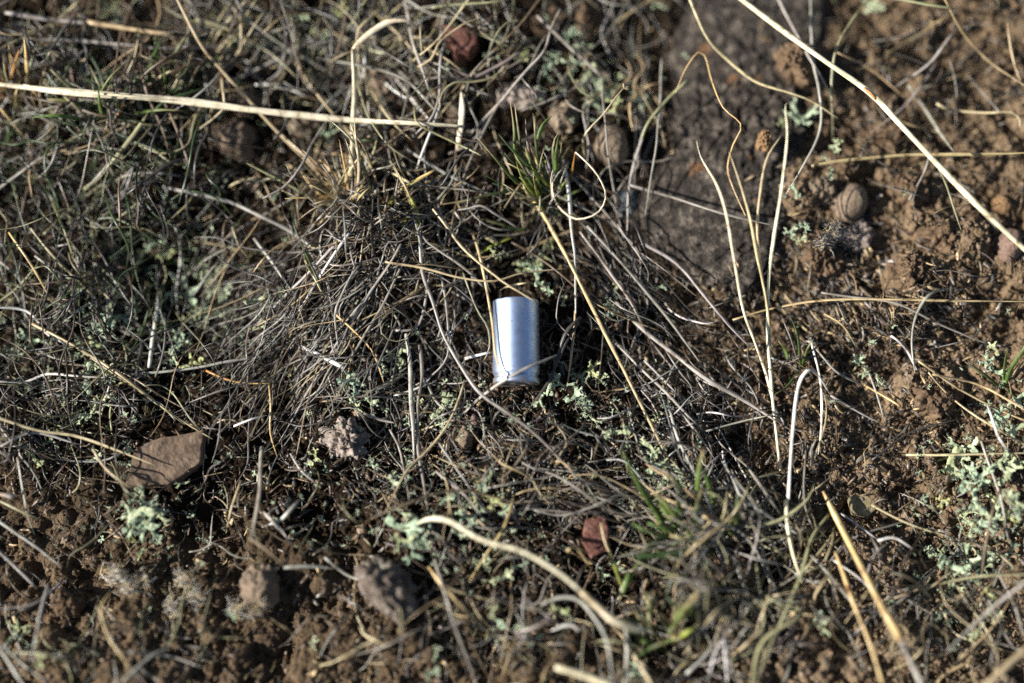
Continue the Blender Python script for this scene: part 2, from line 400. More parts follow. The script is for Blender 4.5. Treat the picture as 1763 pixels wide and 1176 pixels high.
stone('rock', 'large dark rough rock with orange lichen spots at the top right', 'rock', 1265, 215,
      [(1215, -60), (1440, -60), (1425, 60), (1408, 140), (1392, 230), (1378, 320), (1352, 410), (1322, 470), (1292, 505), (1240, 492), (1175, 462), (1120, 425), (1088, 385), (1092, 345), (1120, 310), (1138, 240), (1146, 160), (1150, 90), (1180, 10)],
      6.0, Rk_big, depth=10, z=-3.7, seed=3, rough=0.06, lump=0.10, pw=3.2, nr=80, na=300, tilt=(0.03, -0.05), fscale=0.10)
ST = [
 ('pebble', 'smooth oval brown pebble standing up from the soil right of the big rock', 1462, 350, ell(1462, 350, 29, 36, 10, seed=1), 5.5, Rk_brown, dict(lump=0.08, rough=0.015, z=1.2)),
 ('stone', 'pale broken stone touching the left side of the oval brown pebble', 1415, 327, ell(1415, 327, 26, 24, 0, seed=2), 3.5, Rk_tan, dict(lump=0.25, rough=0.06)),
 ('pebble', 'rounded sandy pebble left of the big rock beside the thin mauve stem', 1052, 256, ell(1052, 256, 30, 38, -10, seed=3), 5.0, Rk_tan, dict(lump=0.08, rough=0.02, z=0.5)),
 ('stone', 'tan stone between the upper green tuft and the sandy pebble', 972, 208, ell(972, 208, 24, 34, 30, seed=4), 4.5, Rk_tan, dict(lump=0.3, rough=0.06)),
 ('pebble', 'pink brown pebble below the golden straw at the right edge', 1735, 425, ell(1735, 425, 24, 30, 0, seed=5), 4.0, Rk_pink, dict(lump=0.1, rough=0.02)),
 ('pebble', 'small orange pebble beside the golden straw near the right edge', 1724, 354, ell(1724, 354, 20, 14, 10, seed=6), 3.0, Rk_orange, dict(lump=0.1, rough=0.02)),
 ('stone', 'red angular stone half hidden in litter at the top', 798, 90, [(765, 66), (818, 68), (824, 92), (812, 110), (786, 108), (774, 90)], 4.5, Rk_red, dict(z=5.6, bev=.7, tilt=(-.1, .1))),
 ('stone', 'pale round stone just left above the red angular stone', 762, 44, ell(762, 44, 15, 12, 0, seed=7), 3.0, Rk_tan, dict(lump=0.15, rough=0.04)),
 ('stone_shard', 'flat reddish brown stone shard on the soil at the lower left', 293, 792, [(222, 838), (240, 780), (268, 762), (357, 744), (350, 800), (298, 838)], 5.0, Rk_brick, dict(z=3.0, bev=.25, tilt=(-.05, .02))),
 ('stone_shard', 'flat dark red shard right of the pale arching stem at the bottom', 1030, 918, [(1008, 896), (1040, 888), (1046, 910), (1042, 950), (1018, 962), (1002, 935)], 3.0, Rk_red, dict(z=2.8, bev=.3)),
 ('clod', 'pale grey gnarled clod below left of the casing', 603, 756, ell(603, 756, 36, 32, 20, seed=8), 5.0, Rk_pale, dict(lump=0.35, rough=0.2, z=0.8)),
 ('clod', 'grey and brown knobbly clod near the bottom centre', 668, 1015, [(620, 980), (650, 968), (690, 985), (712, 1010), (718, 1045), (690, 1070), (660, 1045), (630, 1020)], 7.0, Rk_grey, dict(lump=0.3, rough=0.12, z=1)),
 ('stone', 'rounded brown stone under a twig near the bottom left', 450, 1008, ell(450, 1008, 34, 42, 10, seed=9), 6.0, Rk_brown, dict(lump=0.15, rough=0.05, z=1)),
 ('stone', 'light lumpy stone just below the oval brown pebble', 1468, 410, ell(1468, 410, 32, 24, 0, seed=10), 3.5, Rk_pale, dict(lump=0.35, rough=0.12)),
 ('stone', 'flat olive stone flake on the lower right soil', 1480, 872, [(1452, 862), (1470, 850), (1500, 858), (1507, 876), (1490, 890), (1462, 888)], 2.2, Rk_olive, dict(z=2.4, bev=.3)),
 ('stone', 'small grey and tan stone below the casing', 801, 757, [(785, 760), (788, 740), (803, 730), (817, 745), (815, 768), (800, 776)], 3.2, Rk_tan, dict(lump=0.15, rough=0.04, z=.8)),
 ('stone', 'small pinkish stone wedged above the small grey and tan stone', 818, 728, ell(818, 728, 8, 13, -10, seed=12), 2.2, Rk_pink, dict(lump=0.1, rough=0.03, z=1)),
 ('stone', 'blue grey stone in the shade at the left foot of the big rock', 1080, 348, ell(1080, 348, 24, 28, 0, seed=13), 3.5, Rk_blue, dict(lump=0.12, rough=0.03)),
 ('stone', 'striped shaded stone under the upper left end of the olive straw', 410, 245, ell(410, 245, 46, 34, 20, seed=14), 6.5, Rk_brown, dict(lump=0.25, rough=0.05)),
 ('stone', 'brown stone under the crossing of the pale blade and the olive straw', 425, 178, ell(425, 178, 34, 24, 0, seed=15), 6.0, Rk_brown, dict(lump=0.25, rough=0.05)),
 ('stone', 'sandy stone just under the long pale blade right of the olive straw', 528, 215, ell(528, 215, 32, 20, 0, seed=16), 4.5, Rk_tan, dict(lump=0.2, rough=0.05)),
 ('stone', 'tan stone under the tip of the long pale blade', 783, 215, ell(783, 215, 20, 34, 0, seed=17), 4.5, Rk_tan, dict(lump=0.2, rough=0.05)),
 ('stone', 'shaded dark brown stone right of the bent pale leaf', 668, 148, ell(668, 148, 36, 34, 0, seed=18), 6.0, Rk_brown, dict(lump=0.25, rough=0.06)),
 ('stone', 'pale striped stone above the upper green tuft', 895, 168, ell(895, 168, 44, 20, 5, seed=19), 3.5, Rk_pale, dict(lump=0.2, rough=0.06)),
 ('stone', 'orange brown clod at the top edge above the lichens', 1012, 30, ell(1012, 30, 24, 34, 0, seed=20), 5.0, Rk_clod, dict(lump=0.3, rough=0.08)),
 ('stone', 'dull brown stone at the top edge left of the orange brown clod', 945, 35, ell(945, 35, 28, 22, 0, seed=21), 4.0, Rk_clod, dict(lump=0.3, rough=0.08)),
 ('clod', 'orange brown soil lump lying on the upper part of the big rock', 1350, 125, [(1325, 118), (1345, 98), (1372, 108), (1392, 150), (1380, 172), (1350, 150)], 4.5, Rk_clod, dict(lump=0.35, rough=0.12, z=6)),
 ('clod', 'small orange soil lump on the middle of the big rock', 1308, 258, ell(1308, 258, 12, 16, -20, seed=23), 2.5, Rk_orange, dict(lump=0.3, rough=0.1, z=6)),
 ('seed', 'small orange brown seed among grey fluff at the lower left', 350, 999, ell(350, 999, 11, 7, 25, seed=24), 1.2, Rk_orange, dict(lump=0.03, rough=0.01, z=2.5)),
 ('stone', 'dark grey stone left of the thin olive grass ring', 655, 585, ell(655, 585, 15, 12, 0, seed=25), 2.5, Rk_olive, dict(lump=0.15, rough=0.04)),
 ('clod', 'brown clod left of the lower green tuft roots', 1265, 980, ell(1265, 980, 38, 24, 0, seed=26), 5.0, Rk_clod, dict(lump=0.3, rough=0.1)),
 ('clod', 'brown soil clod below the flat reddish shard at the left edge', 118, 1040, ell(118, 1040, 28, 24, 0, seed=27), 5.0, Rk_clod, dict(lump=0.3, rough=0.12)),
 ('clod', 'round soil clod right of the curled pale hook stem', 1600, 690, ell(1600, 690, 42, 34, 0, seed=28), 5.0, Rk_clod, dict(lump=0.25, rough=0.1)),
 ('clod', 'fibrous tan clod right of the standing pale stalks', 1415, 450, ell(1415, 450, 48, 26, 15, seed=29), 4.5, Rk_clod, dict(lump=0.3, rough=0.15)),
 ('clod', 'tan clod below the light lumpy stone', 1560, 470, ell(1560, 470, 40, 26, 0, seed=30), 4.5, Rk_clod, dict(lump=0.3, rough=0.13)),
 ('clod', 'soil clod beside the brown stem at the right', 1620, 410, ell(1620, 410, 46, 34, 10, seed=31), 5.0, Rk_clod, dict(lump=0.3, rough=0.12)),
 ('clod', 'soil clod near the golden straw below the brown stem', 1560, 330, ell(1560, 330, 36, 26, 30, seed=32), 4.5, Rk_clod, dict(lump=0.3, rough=0.12)),
 ('clod', 'soil clod above the brown stem beside the golden straw', 1530, 235, ell(1530, 235, 34, 26, 30, seed=33), 4.5, Rk_clod, dict(lump=0.3, rough=0.12)),
]
for i, (nm, lb, cx, cy, ol, h, m, kw) in enumerate(ST):
    if 'bev' not in kw and 'tilt' not in kw and nm != 'pebble':
        kw['z'] = kw.get('z', 0)-(0.9 if nm != 'seed' and h > 2.8 else 0); kw['rough'] = kw['rough']*1.7+.015 if nm != 'seed' else .01; kw['lump'] = kw['lump']*1.3 if nm != 'seed' else .03
    (shard if 'bev' in kw or 'tilt' in kw else stone)(nm, lb, nm.replace('_', ' '), cx, cy, ol, h, m, seed=i+5, **kw)

# ------------------------------------------------------------------ the casing
def lathe(prof, na=96, wob=None):
    n = len(prof); V = np.zeros((n*na, 3))
    for i, (r, y) in enumerate(prof):
        a = np.arange(na)*2*math.pi/na
        rr = np.full(na, r)
        if wob is not None: rr = rr*wob(a, y)
        V[i*na:(i+1)*na] = np.stack([rr*np.cos(a), np.full(na, y), rr*np.sin(a)], -1)
    F = [(i*na+k, i*na+(k+1) % na, (i+1)*na+(k+1) % na, (i+1)*na+k) for i in range(n-1) for k in range(na)]
    return V, np.array(F)
def build_casing():
    mm = 0.001
    e = bpy.data.objects.new('cartridge_casing', None); COL.objects.link(e); e.empty_display_size = 0.005
    a = at(889, 663, 0); C = Vector((0, 0, 0)); L = 18.0
    z0 = 0.0058
    X0, Y0 = px2xy(889, 661, z0); X1, Y1 = px2xy(889, 519, z0)
    L = (Y1-Y0)*1000
    e.location = (X0, Y0, z0-0.0004); e.rotation_euler = (R(1.0), 0, R(0.3))
    def dent(a, y):
        q = np.clip((y*1000-(L-1.6))/1.6, 0, 1)
        return 1 + q*(-0.035*np.exp(-((a-2.25)/0.16)**2)+0.012*np.exp(-((a-2.6)/0.2)**2)) + 0.004*np.sin(2*a+0.6)
    body = [(4.55, 1.15), (4.62, 1.30), (4.60, 1.7), (4.66, 1.85), (4.93, 2.3), (4.96, 2.5), (4.97, 4), (4.95, 6), (4.93, 9), (4.91, 12), (4.88, 15), (4.86, L-1.2), (4.86, L-.5), (4.86, L-.15), (4.83, L-.03), (4.76, L), (4.62, L-.02), (4.56, L-.15), (4.55, L-1.0), (4.52, 12), (4.4, 7), (3.6, 4.2), (0.0001, 4.0)]
    V, F = lathe([(r*mm, y*mm) for r, y in body], wob=dent); mb = MB(); mb.add(V, F); o = mb.obj('body', M_metal, e)
    rim = [(4.40, 1.32), (4.80, 1.25), (4.90, 1.12), (4.92, .9), (4.92, .25), (4.84, .08), (4.72, 0), (2.6, 0), (2.35, .05), (2.3, .2), (2.3, 1.2), (0.0001, 1.22)]
    V, F = lathe([(r*mm, y*mm) for r, y in rim]); mb = MB(); mb.add(V, F); mb.obj('rim', M_metal, e)
    pr = [(0.0001, .06), (.8, .08), (1.0, .14), (1.9, .12), (2.15, .1), (2.25, .2), (2.25, 1.15)]
    V, F = lathe([(r*mm, y*mm) for r, y in pr[::-1]], 48); mb = MB(); mb.add(V, F); mb.obj('primer', M_metal, e)
    tag(e, 'spent silvery aluminium cartridge casing lying in the grass at the centre', 'cartridge casing')
build_casing()

# ------------------------------------------------------------------ dry grass
PAL = dict(cream=(0.86, 0.78, 0.54), gold=(0.68, 0.49, 0.22), tan=(0.50, 0.38, 0.21), olive=(0.32, 0.31, 0.17), grey=(0.38, 0.36, 0.315),
           white=(0.74, 0.72, 0.68), mauve=(0.29, 0.262, 0.225), dark=(0.06, 0.055, 0.05), orange=(0.52, 0.25, 0.07), brown=(0.16, 0.112, 0.07),
           green=(0.12, 0.195, 0.045), dgreen=(0.05, 0.088, 0.027), lime=(0.32, 0.37, 0.06), straw=(0.60, 0.50, 0.30))
WORD = dict(cream='cream', gold='golden', tan='tan', olive='olive', grey='grey', white='whitish', mauve='mauve grey', dark='dark', orange='orange', brown='brown', straw='straw coloured', green='green', dgreen='dark green', lime='yellow green')
POS = {}
def area(x, y):
    if x > 1080 and y < 530 and x < 1400: return 'by the big dark rock'
    if x >= 1080 and y < 530: return 'right of the big dark rock'
    if x < 600:
        if y < 230: return 'around the long pale blade'
        if y < 480: return 'below the long pale blade'
        if y < 800: return 'in the lichen patch left of the casing'
        return 'on the crumbly soil at the lower left'
    if x < 1080 and y < 400: return 'around the upper green tuft above the casing'
    if x < 1080 and y < 720: return 'in the mat around the casing'
    if x < 1330 and y < 720: return 'right of the casing'
    if x < 1330: return 'around the lower green tuft'
    return 'on the bare soil at the lower right'
def tintv(c, j=0.12):
    t = np.array(PAL[c]); return np.clip(t*(1+random.uniform(-j, j))*(1+np.array([random.uniform(-.04, .04) for _ in range(3)])), 0.005, 0.95)
def parse(s, hd):
    o = []
    for tok in s.split():
        a = [float(q) for q in tok.split(',')]; o.append((a[0], a[1], a[2] if len(a) > 2 else hd))
    return o
def blade(mb, pts, wpx, col, taper=(0.9, 0.3), flat=None, n=None, wob=1.0, sides=6, roll=None, col2=None, twist=None, tone=1.0):
    P = np.array([at(*p) for p in pts]); L = np.linalg.norm(np.diff(P, axis=0), axis=1).sum()
    n = n or int(min(60, max(8, L/0.0016)))
    Q = catmull(P, n); s = np.linspace(0, 1, n)
    ph = [random.uniform(0, 6.28) for _ in range(6)]; k = L/0.012
    Q[:, 0] += wob*0.00012*np.sin(k*s*2.1+ph[0])+wob*0.00006*np.sin(k*s*6+ph[1]); Q[:, 1] += wob*0.00012*np.sin(k*s*2.3+ph[2])
    Q[:, 2] += wob*0.00015*np.sin(k*s*1.9+ph[3])
    r = wpx*PX/2*(1+0.12*np.sin(k*s*3+ph[4]))
    e = np.minimum(1, taper[0]+(1-taper[0])*s/0.15)*np.where(s > 0.6, 1-(1-taper[1])*((s-0.6)/0.4)**1.5, 1)
    t = tintv(col)*tone
    if col2 == 'tip': t = t[None]*(1-s[:, None]**5)+tintv('tan')[None]*s[:, None]**5
    elif col2: t = t[None]*(1-s[:, None])+tintv(col2)[None]*s[:, None]
    sweep(mb, Q, r*e, t, sides, random.uniform(0.35, 0.75) if flat is None else flat, random.uniform(-.5, .5) if roll is None else roll, random.uniform(-.8, .8) if twist is None else twist)
    return P[0]
def S(col, w_, s, label=None, h=3.0, name='grass_straw', cat='grass stem', **kw):
    pts = parse(s, h); mb = MB(); kw.setdefault('tone', 1.22); p0 = blade(mb, pts, w_*(.86 if w_ < 9 else .95), col, **kw)
    o = mb.obj(name, M_straw, loc=Vector(p0)); mx = pts[len(pts)//2]
    POS[o.name] = (mx[0], mx[1], pts, WORD[col], label)
    if label: tag(o, label, cat)
    else: tag(o, 'dry %s grass stem, one of several %s' % (WORD[col], area(mx[0], mx[1])), cat, 'dry %s grass stems %s' % (WORD[col], area(mx[0], mx[1])))
    return o
# --- major stems, each with its own label
S('cream', 14, '-30,142,9 60,152,10 150,161,11 300,172,12 440,190,12 600,206,11 700,212,10 800,217,9', 'long pale cream grass blade crossing the upper left corner', taper=(.45, .35), flat=.3, name='grass_leaf', cat='grass leaf', wob=.4)
S('cream', 6, '40,146,11.2 120,157,12 220,166,12.6 305,171,13', 'short papery sheath wrapped on the long pale cream blade', taper=(.6, .1), flat=.3, name='grass_sheath', cat='grass sheath')
S('straw', 7, '295,-25,16 345,75,13 385,125,11 435,180,9 500,250,6 545,295,4 588,350,1', 'olive tan straw running down under the long pale blade into the tan tuft', wob=.5)
S('tan', 9, '150,38,9 225,50,9 298,60,9', 'thick cut tan straw end near the top left corner', taper=(1, 1), flat=.7, wob=.2)
S('grey', 9, '10,22,8 80,33,8 150,39,8.5', 'thick grey straw continuing left from the cut tan straw end', taper=(.6, 1), flat=.6)
S('grey', 7, '40,66,7 120,70,7 240,80,7 300,82,7 385,79,7', 'grey level stem just below the thick cut tan straw', taper=(.8, .5))
S('grey', 6, '400,14,9 440,45,9 500,85,8 560,120,6 592,150,5 603,168,3', 'grey stem slanting down right from the top edge towards the bent pale leaf')
S('grey', 6, '365,152,6 430,125,7 515,82,8 560,60,7', 'grey stem rising right above the long pale blade')
S('grey', 7, '-20,338,5 30,303,7 65,277,8 98,262,7', 'blue grey arching stem at the left edge under the orange straw')
S('grey', 8, '278,322,4 340,335,6 400,350,6 450,372,6 500,397,5 548,435,3', 'long blue grey curved stem left of the tan tuft', taper=(.6, .6))
S('olive', 5, '425,281,9 480,310,6 545,345,4 588,356,2', 'pointed green brown blade entering the tan tuft from the left', taper=(.2, 1), name='grass_leaf', cat='grass leaf')
S('olive', 9, '257,193,9 235,225,9 200,270,8 165,310,6 143,328,4', 'broad dark green blade slanting across the upper left shade', taper=(.2, .7), flat=.25, name='grass_leaf', cat='grass leaf').data.materials[0] = M_green
S('cream', 11, '603,335,1 606,280,5 609,205,9 610,150,12 607,83,15', 'upright lower half of the bent pale leaf left of the red stone', taper=(.6, .5), flat=.35, name='grass_leaf', cat='grass leaf', wob=.3)
S('cream', 12, '607,84,15 640,55,14 674,36,13 710,37,12', 'folded over upper half of the bent pale leaf left of the red stone', taper=(.4, .1), flat=.35, name='grass_leaf', cat='grass leaf', wob=.3)
S('cream', 13, '787,258,5 793,220,7 796,180,9 792,152,10', 'short pale lance shaped leaf standing below the red stone', taper=(.5, .05), flat=.3, name='grass_leaf', cat='grass leaf', wob=.1)
S('grey', 6, '963,15,11 950,45,11 937,88,10 905,125,9 870,165,8 840,197,7 810,228,5', 'smooth silver stem slanting down left above the upper green tuft', taper=(.6, .9))
S('grey', 7, '840,198,6 825,232,5 800,252,4 772,264,3', 'silver curved stem ending left of the upper green tuft')
S('tan', 6, '728,80,8 770,100,8 800,125,7 825,155,6 838,195,4', 'tan arching stem falling beside the red stone')
S('brown', 6, '935,-10,9 890,50,9 830,108,8 740,190,7 640,270,4 612,293,2', 'long brown stem slanting down left beneath the silver stem')
S('mauve', 8, '925,28,8 980,80,8 1035,130,8', 'thick mauve stem rising left from a lichen clump at the top', taper=(.7, .9))
S('mauve', 5, '1036,128,8 1042,200,8 1050,290,7 1060,350,5 1073,410,2', 'thin mauve stem hanging down over the sandy pebble', taper=(.9, .6))
S('mauve', 6, '1028,130,6 960,165,6 895,192,5', 'mauve stem crossing left above the upper green tuft')
S('straw', 4, '1008,275,3 1005,236,7 1040,195,10 1065,162,12 1078,148,12', 'thin pale seed stalk above the golden loop', taper=(.8, .5), wob=.2)
S('cream', 4.5, '952,345,6 949,310,9 952,292,10', 'short upright thread at the left of the golden loop', wob=.2)
S('cream', 4, '991,262,11 1012,281,12 1030,303,12 1043,333,11 1037,357,9 1020,372,8 990,377,7 965,360,7 952,335,8 951,300,9', 'golden looped grass thread right of the upper green tuft', taper=(.7, .6), wob=.15)
S('orange', 3.5, '991,262,11 986,290,8 984,315,4', 'short orange stalk holding up the golden loop', wob=.2)
S('gold', 8, '915,342,4 930,362,6 945,387,7 990,470,8 1050,590,8 1100,690,7 1150,788,4', 'long golden straw passing right of the casing', taper=(.8, .55), col2='straw', wob=.3)
S('white', 8, '970,275,3 978,330,6 985,400,7 992,460,7 991,540,6', 'pale upright stem right above the casing', taper=(.7, .7))
S('tan', 6, '991,535,6 988,570,5 982,620,4 975,665,2', 'tan lower end of the pale upright stem right of the casing')
S('cream', 11, '1262,-12,17 1345,50,17 1420,105,17 1500,162,17 1560,225,16 1640,310,14 1700,370,12 1790,452,10', 'long bright golden straw running across the top right corner', taper=(1, .9), flat=.8, wob=.25)
S('orange', 6, '1486,150,17.2 1500,162,17.8 1508,171,17.5', 'orange joint on the long bright golden straw', name='straw_node', cat='straw joint', taper=(.8, .8), flat=.9, wob=0)
S('straw', 8, '1183,-15,16 1215,60,15 1250,100,14 1300,140,13 1360,160,12 1400,175,11 1442,203,9', 'curved olive cream stem arching over the big dark rock', taper=(.9, .5), wob=.4)
S('olive', 6, '1500,-5,12 1462,40,11 1440,85,10 1433,130,8 1434,190,6 1433,245,2', 'olive stem standing in the lichen right of the big rock')
S('grey', 6, '1395,-10,10 1398,90,9 1410,150,8 1413,220,7 1380,290,7 1352,335,6', 'grey stem bending along the right side of the big rock')
S('grey', 7, '1338,-10,10 1380,75,9 1422,150,7', 'grey stem slanting over the upper part of the big rock')
S('gold', 3.5, '1163,160,12 1180,120,13 1202,90,14 1215,99,14 1226,140,14 1245,185,13 1276,215,13 1262,250,10 1253,290,7 1265,330,7 1290,385,6', 'thin golden curl of grass above the standing pale stalks', wob=.1, taper=(.5, .6))
S('cream', 6, '1331,690,2 1318,640,4 1300,590,7 1280,535,10 1263,440,14 1252,375,16 1236,322,17 1207,272,18 1199,242,18', 'leftmost of the standing pale stalks with a hooked tip', taper=(1, .15), wob=.2, flat=.6)
S('straw', 5.5, '1326,600,3 1320,520,8 1303,440,12 1292,380,15 1272,310,17 1255,262,18', 'second standing pale stalk from the left beside the golden curl', taper=(1, .2), wob=.2, flat=.6)
S('straw', 6, '1326,560,5 1311,470,10 1304,400,13 1308,340,15 1320,275,16 1346,232,17', 'third standing pale stalk bending right at its tip', taper=(1, .2), wob=.2, flat=.6)
S('cream', 7, '1344,810,2 1335,730,3 1328,660,4 1321,560,7 1325,470,11 1334,400,14 1346,320,17 1355,235,19 1352,185,20 1358,176,20', 'tallest standing pale stalk with a tiny curled tip', taper=(1, .15), wob=.2, flat=.6)
S('tan', 7, '1398,286,5 1450,276,6 1550,268,7 1650,266,7 1790,262,7', 'level tan brown stem on the soil at the right')
S('mauve', 6, '1080,318,7 1163,340,8 1250,370,8 1335,390,8', 'mauve stem lying across the middle of the big rock')
S('straw', 6, '1612,178,6 1640,190,7 1700,195,8 1742,193,8 1755,205,8 1756,218,7', 'pale curled leaf above the golden straw at the right', name='grass_leaf', cat='grass leaf')
S('tan', 6, '1622,-8,10 1660,60,9 1710,110,8 1780,158,7', 'tan stem curving down at the top right corner')
S('olive', 6, '1535,-4,11 1580,5,11 1625,12,10 1645,14,9', 'short olive stem at the top edge right of the golden straw')
S('tan', 6.5, '52,556,7 110,585,7 165,617,6.5 220,655,6 265,690,5 310,722,4.5 366,756,4', 'long tan stem slanting down to the flat reddish shard', col2='straw', wob=.4)
S('olive', 4.5, '120,590,5 200,645,5 262,690,4.5 318,732,4', 'thin olive stem beside the long tan stem above the shard')
S('white', 6, '-15,529,7 40,533,7 62,548,6.5 90,580,5 150,602,4 180,615,3', 'pale arching stem at the left edge above the tan stem')
S('white', 5, '-15,655,5 40,659,5.5 80,645,6 140,648,5 205,650,4', 'pale wavy stem level at the left edge')
S('grey', 6, '222,645,5 330,634,5.5 400,622,6 470,613,5', 'grey level stem left of the white stick')
S('straw', 6.5, '-15,716,8 60,740,7.5 130,750,7 200,775,6 271,804,5.5', 'straw coloured stem ending on the flat reddish shard')
S('gold', 5, '15,400,7 50,450,7 85,510,6 104,555,3', 'golden straw left of the lichen patch', wob=.4)
S('straw', 5, '52,392,7 90,440,7 130,480,6 162,511,4', 'second golden straw right of the first in the lichen patch', wob=.4)
S('white', 9, '272,506,3 266,560,5 257,632,5', 'short pale upright stub in the lichen patch', taper=(.6, .7), flat=.5)
S('white', 6, '603,400,6 570,447,6 540,495,5.5 510,540,5 468,582,4', 'pale stem slanting down left in the grey grass bundle')
S('orange', 4.5, '355,638,4 395,655,5 430,660,6 463,660,7', 'orange stem ending at a right angle bend', col2='gold', wob=.2)
S('gold', 5, '463,660,7 466,700,7 466,745,5 478,788,2', 'golden stem hanging down from the right angle bend', wob=.2)
S('white', 9, '515,597,5 555,614,5.5 593,632,5', 'short white stick left of the casing', taper=(.7, .8), flat=.7, name='stick', cat='stick')
S('dark', 8, '246,585,4 236,650,5 225,722,4', 'dark upright twig above the flat reddish shard', name='twig', cat='twig')
S('straw', 6, '745,360,7 765,385,8 800,430,10 860,480,12 895,503,12.5 925,521,12.2', 'grey tan stem ending at the mouth of the casing', taper=(.8, .8), wob=.2)
S('straw', 5, '663,451,7 730,462,8 790,478,9 850,484,9 900,470,8 978,462,6', 'thin curved stem passing above the casing', wob=.3)
S('grey', 7.5, '712,370,5 722,410,7 728,470,7 745,520,7 765,580,7 800,640,8 830,680,8 880,715,7 930,755,6 1003,832,4', 'long grey stem curving under the casing from the upper left', taper=(.7, .5), col2='mauve', wob=.3)
S('tan', 6, '815,405,6 826,440,8 838,500,9.5 848,560,10 853,610,10.6 866,652,10.4', 'tan stem leaning against the left side of the casing', taper=(.8, .7), wob=.1, flat=.6)
S('grey', 7, '958,611,9 935,622,10.5 905,634,11.6 868,655,9 830,682,5 798,712,2.5', 'grey stem crossing over the rim end of the casing', taper=(.6, .7), wob=.1)
S('dark', 8, '1000,545,7 975,570,7 960,610,6.5 948,650,6 930,680,5 912,705,4', 'dark forked twig right of the casing', name='twig', cat='twig')
S('dark', 7, '998,553,6 980,583,6 955,640,5', 'dark side twig lying beside the forked twig', name='twig', cat='twig')
S('white', 6, '800,618,5 822,612,6 842,606,6', 'short white stalk piece left of the casing', taper=(.9, .9), name='stick', cat='stick')
S('gold', 4, '578,542,6 610,570,6 640,604,5 658,650,4 662,668,3', 'thin golden curved thread left of the olive ring', wob=.2)
S('olive', 3, ' '.join('%.0f,%.0f,%.1f' % (682+27*math.cos(k*.33), 562+26*math.sin(k*.33), 6+1.2*math.sin(k*.3)) for k in range(19)), 'thin olive grass ring left of the casing', wob=.1, name='grass_ring', cat='grass ring')
S('grey', 5.5, '745,440,6 765,500,6 772,570,6 770,615,6 745,645,5 712,665,4', 'grey stem curving back left below the olive ring', wob=.3)
S('olive', 4, '795,462,7 820,530,7 840,565,7 842,600,6 830,625,5', 'thin yellow stem curving close to the left of the casing', wob=.3)
S('grey', 9, '700,575,5 706,620,6 709,700,6 713,795,4', 'thick grey stem pointing down below the olive ring', flat=.4)
S('mauve', 8, '722,595,5 726,650,6 720,700,6 722,780,5 737,885,3', 'mauve stem beside the thick grey stem below the olive ring', flat=.4)
S('tan', 4, '1010,515,6 1060,540,6 1142,572,5', 'thin tan stem right of the casing mouth', wob=.3)
S('grey', 8, '1105,418,5 1145,440,5 1180,470,5 1230,530,4.5 1292,597,4', 'thick grey stem right of the long golden straw', taper=(.9, .6), flat=.5)
S('grey', 9, '1060,520,5 1100,560,6 1163,610,7 1220,655,7 1280,690,6 1338,726,5', 'thick grey stem ending at the standing pale stalks', taper=(.6, .5), flat=.6)
S('mauve', 7, '1000,398,6 1050,470,6 1085,520,6 1125,590,5 1165,640,4', 'mauve stem running just right of the long golden straw')
S('mauve', 7, '1010,390,6 1060,440,7 1120,510,7 1180,590,6 1215,640,5', 'mauve stem in the middle of the stem bundle')
S('grey', 6, '1060,590,4 1110,640,5 1160,690,5 1225,760,4', 'grey stem crossing the golden straw below the bundle')
S('tan', 5, '1262,551,6 1330,531,7 1420,517,8 1550,516,8 1650,518,8 1790,520,8', 'thin tan stem lying level across the soil at the right', wob=.3)
S('mauve', 6, '1415,503,5 1475,512,5 1540,522,5.5 1620,560,5 1705,592,4', 'mauve stem under the thin level tan stem at the right')
S('white', 7, '1357,860,5 1361,790,7 1369,700,10 1378,655,11 1392,637,11 1408,645,9 1430,680,5', 'pale stem bent over like a hook at the lower right', taper=(.9, .3), wob=.15, flat=.45)
S('grey', 5, '1576,642,3 1570,590,6 1577,545,8 1597,510,9 1625,498,8 1645,497,7', 'curling grey stem on the right soil', wob=.2)
S('white', 5, '1578,637,2 1562,605,4 1548,588,5 1534,578,6', 'small pale sprig left of the curling grey stem', wob=.2, name='sprig', cat='sprig', taper=(.6, 1))
S('white', 5, '1398,588,5 1410,640,5 1415,700,4 1408,782,3', 'thin pale stem under the hook stem')
S('tan', 6, '1580,622,5 1650,668,5 1720,705,5 1790,735,5', 'upper tan stem of the fan at the right edge')
S('straw', 5, '1600,640,4 1640,685,4.5 1700,730,4.5 1790,780,5', 'lower straw coloured stem of the fan at the right edge')
S('tan', 5, '1605,645,5 1680,662,5.5 1740,690,5.5 1790,720,5', 'thin middle stem of the fan at the right edge')
S('gold', 6, '1484,659,4 1515,677,5 1548,699,4', 'short golden straw on the soil below the level tan stem', taper=(.4, .9))
S('dark', 5, '1500,792,3 1560,748,4 1600,735,4.5 1655,722,4', 'dark thin twig on the soil at the right', name='twig', cat='twig')
S('grey', 7, '-15,890,8 60,940,7 108,976,6', 'grey stem slanting at the lower left edge', flat=.6)
S('grey', 7, '-15,940,8 30,980,7 63,1013,6', 'second grey stem slanting below it at the lower left edge', flat=.6)
S('straw', 6, '160,772,8 178,800,8 195,818,7.5 226,843,7', 'short olive stem leaning on the left side of the shard')
S('grey', 7, '82,1008,7 66,1070,8 54,1142,8', 'grey green stub standing at the lower left', flat=.6)
S('gold', 6, '188,1022,6 172,1052,8 188,1100,7 205,1125,6 228,1155,5', 'bent golden stem at the lower left')
S('grey', 7, '-10,1105,8 20,1150,8 45,1190,8', 'grey stem in the bottom left corner')
S('grey', 6, '5,1110,6 40,1145,6 80,1172,6', 'second grey stem in the bottom left corner')
S('orange', 8, '-15,849,9 8,852,9 22,856,9', 'bright cut straw end at the left edge', col2='white', taper=(1, 1), flat=.9, wob=0, name='straw_piece', cat='straw piece')
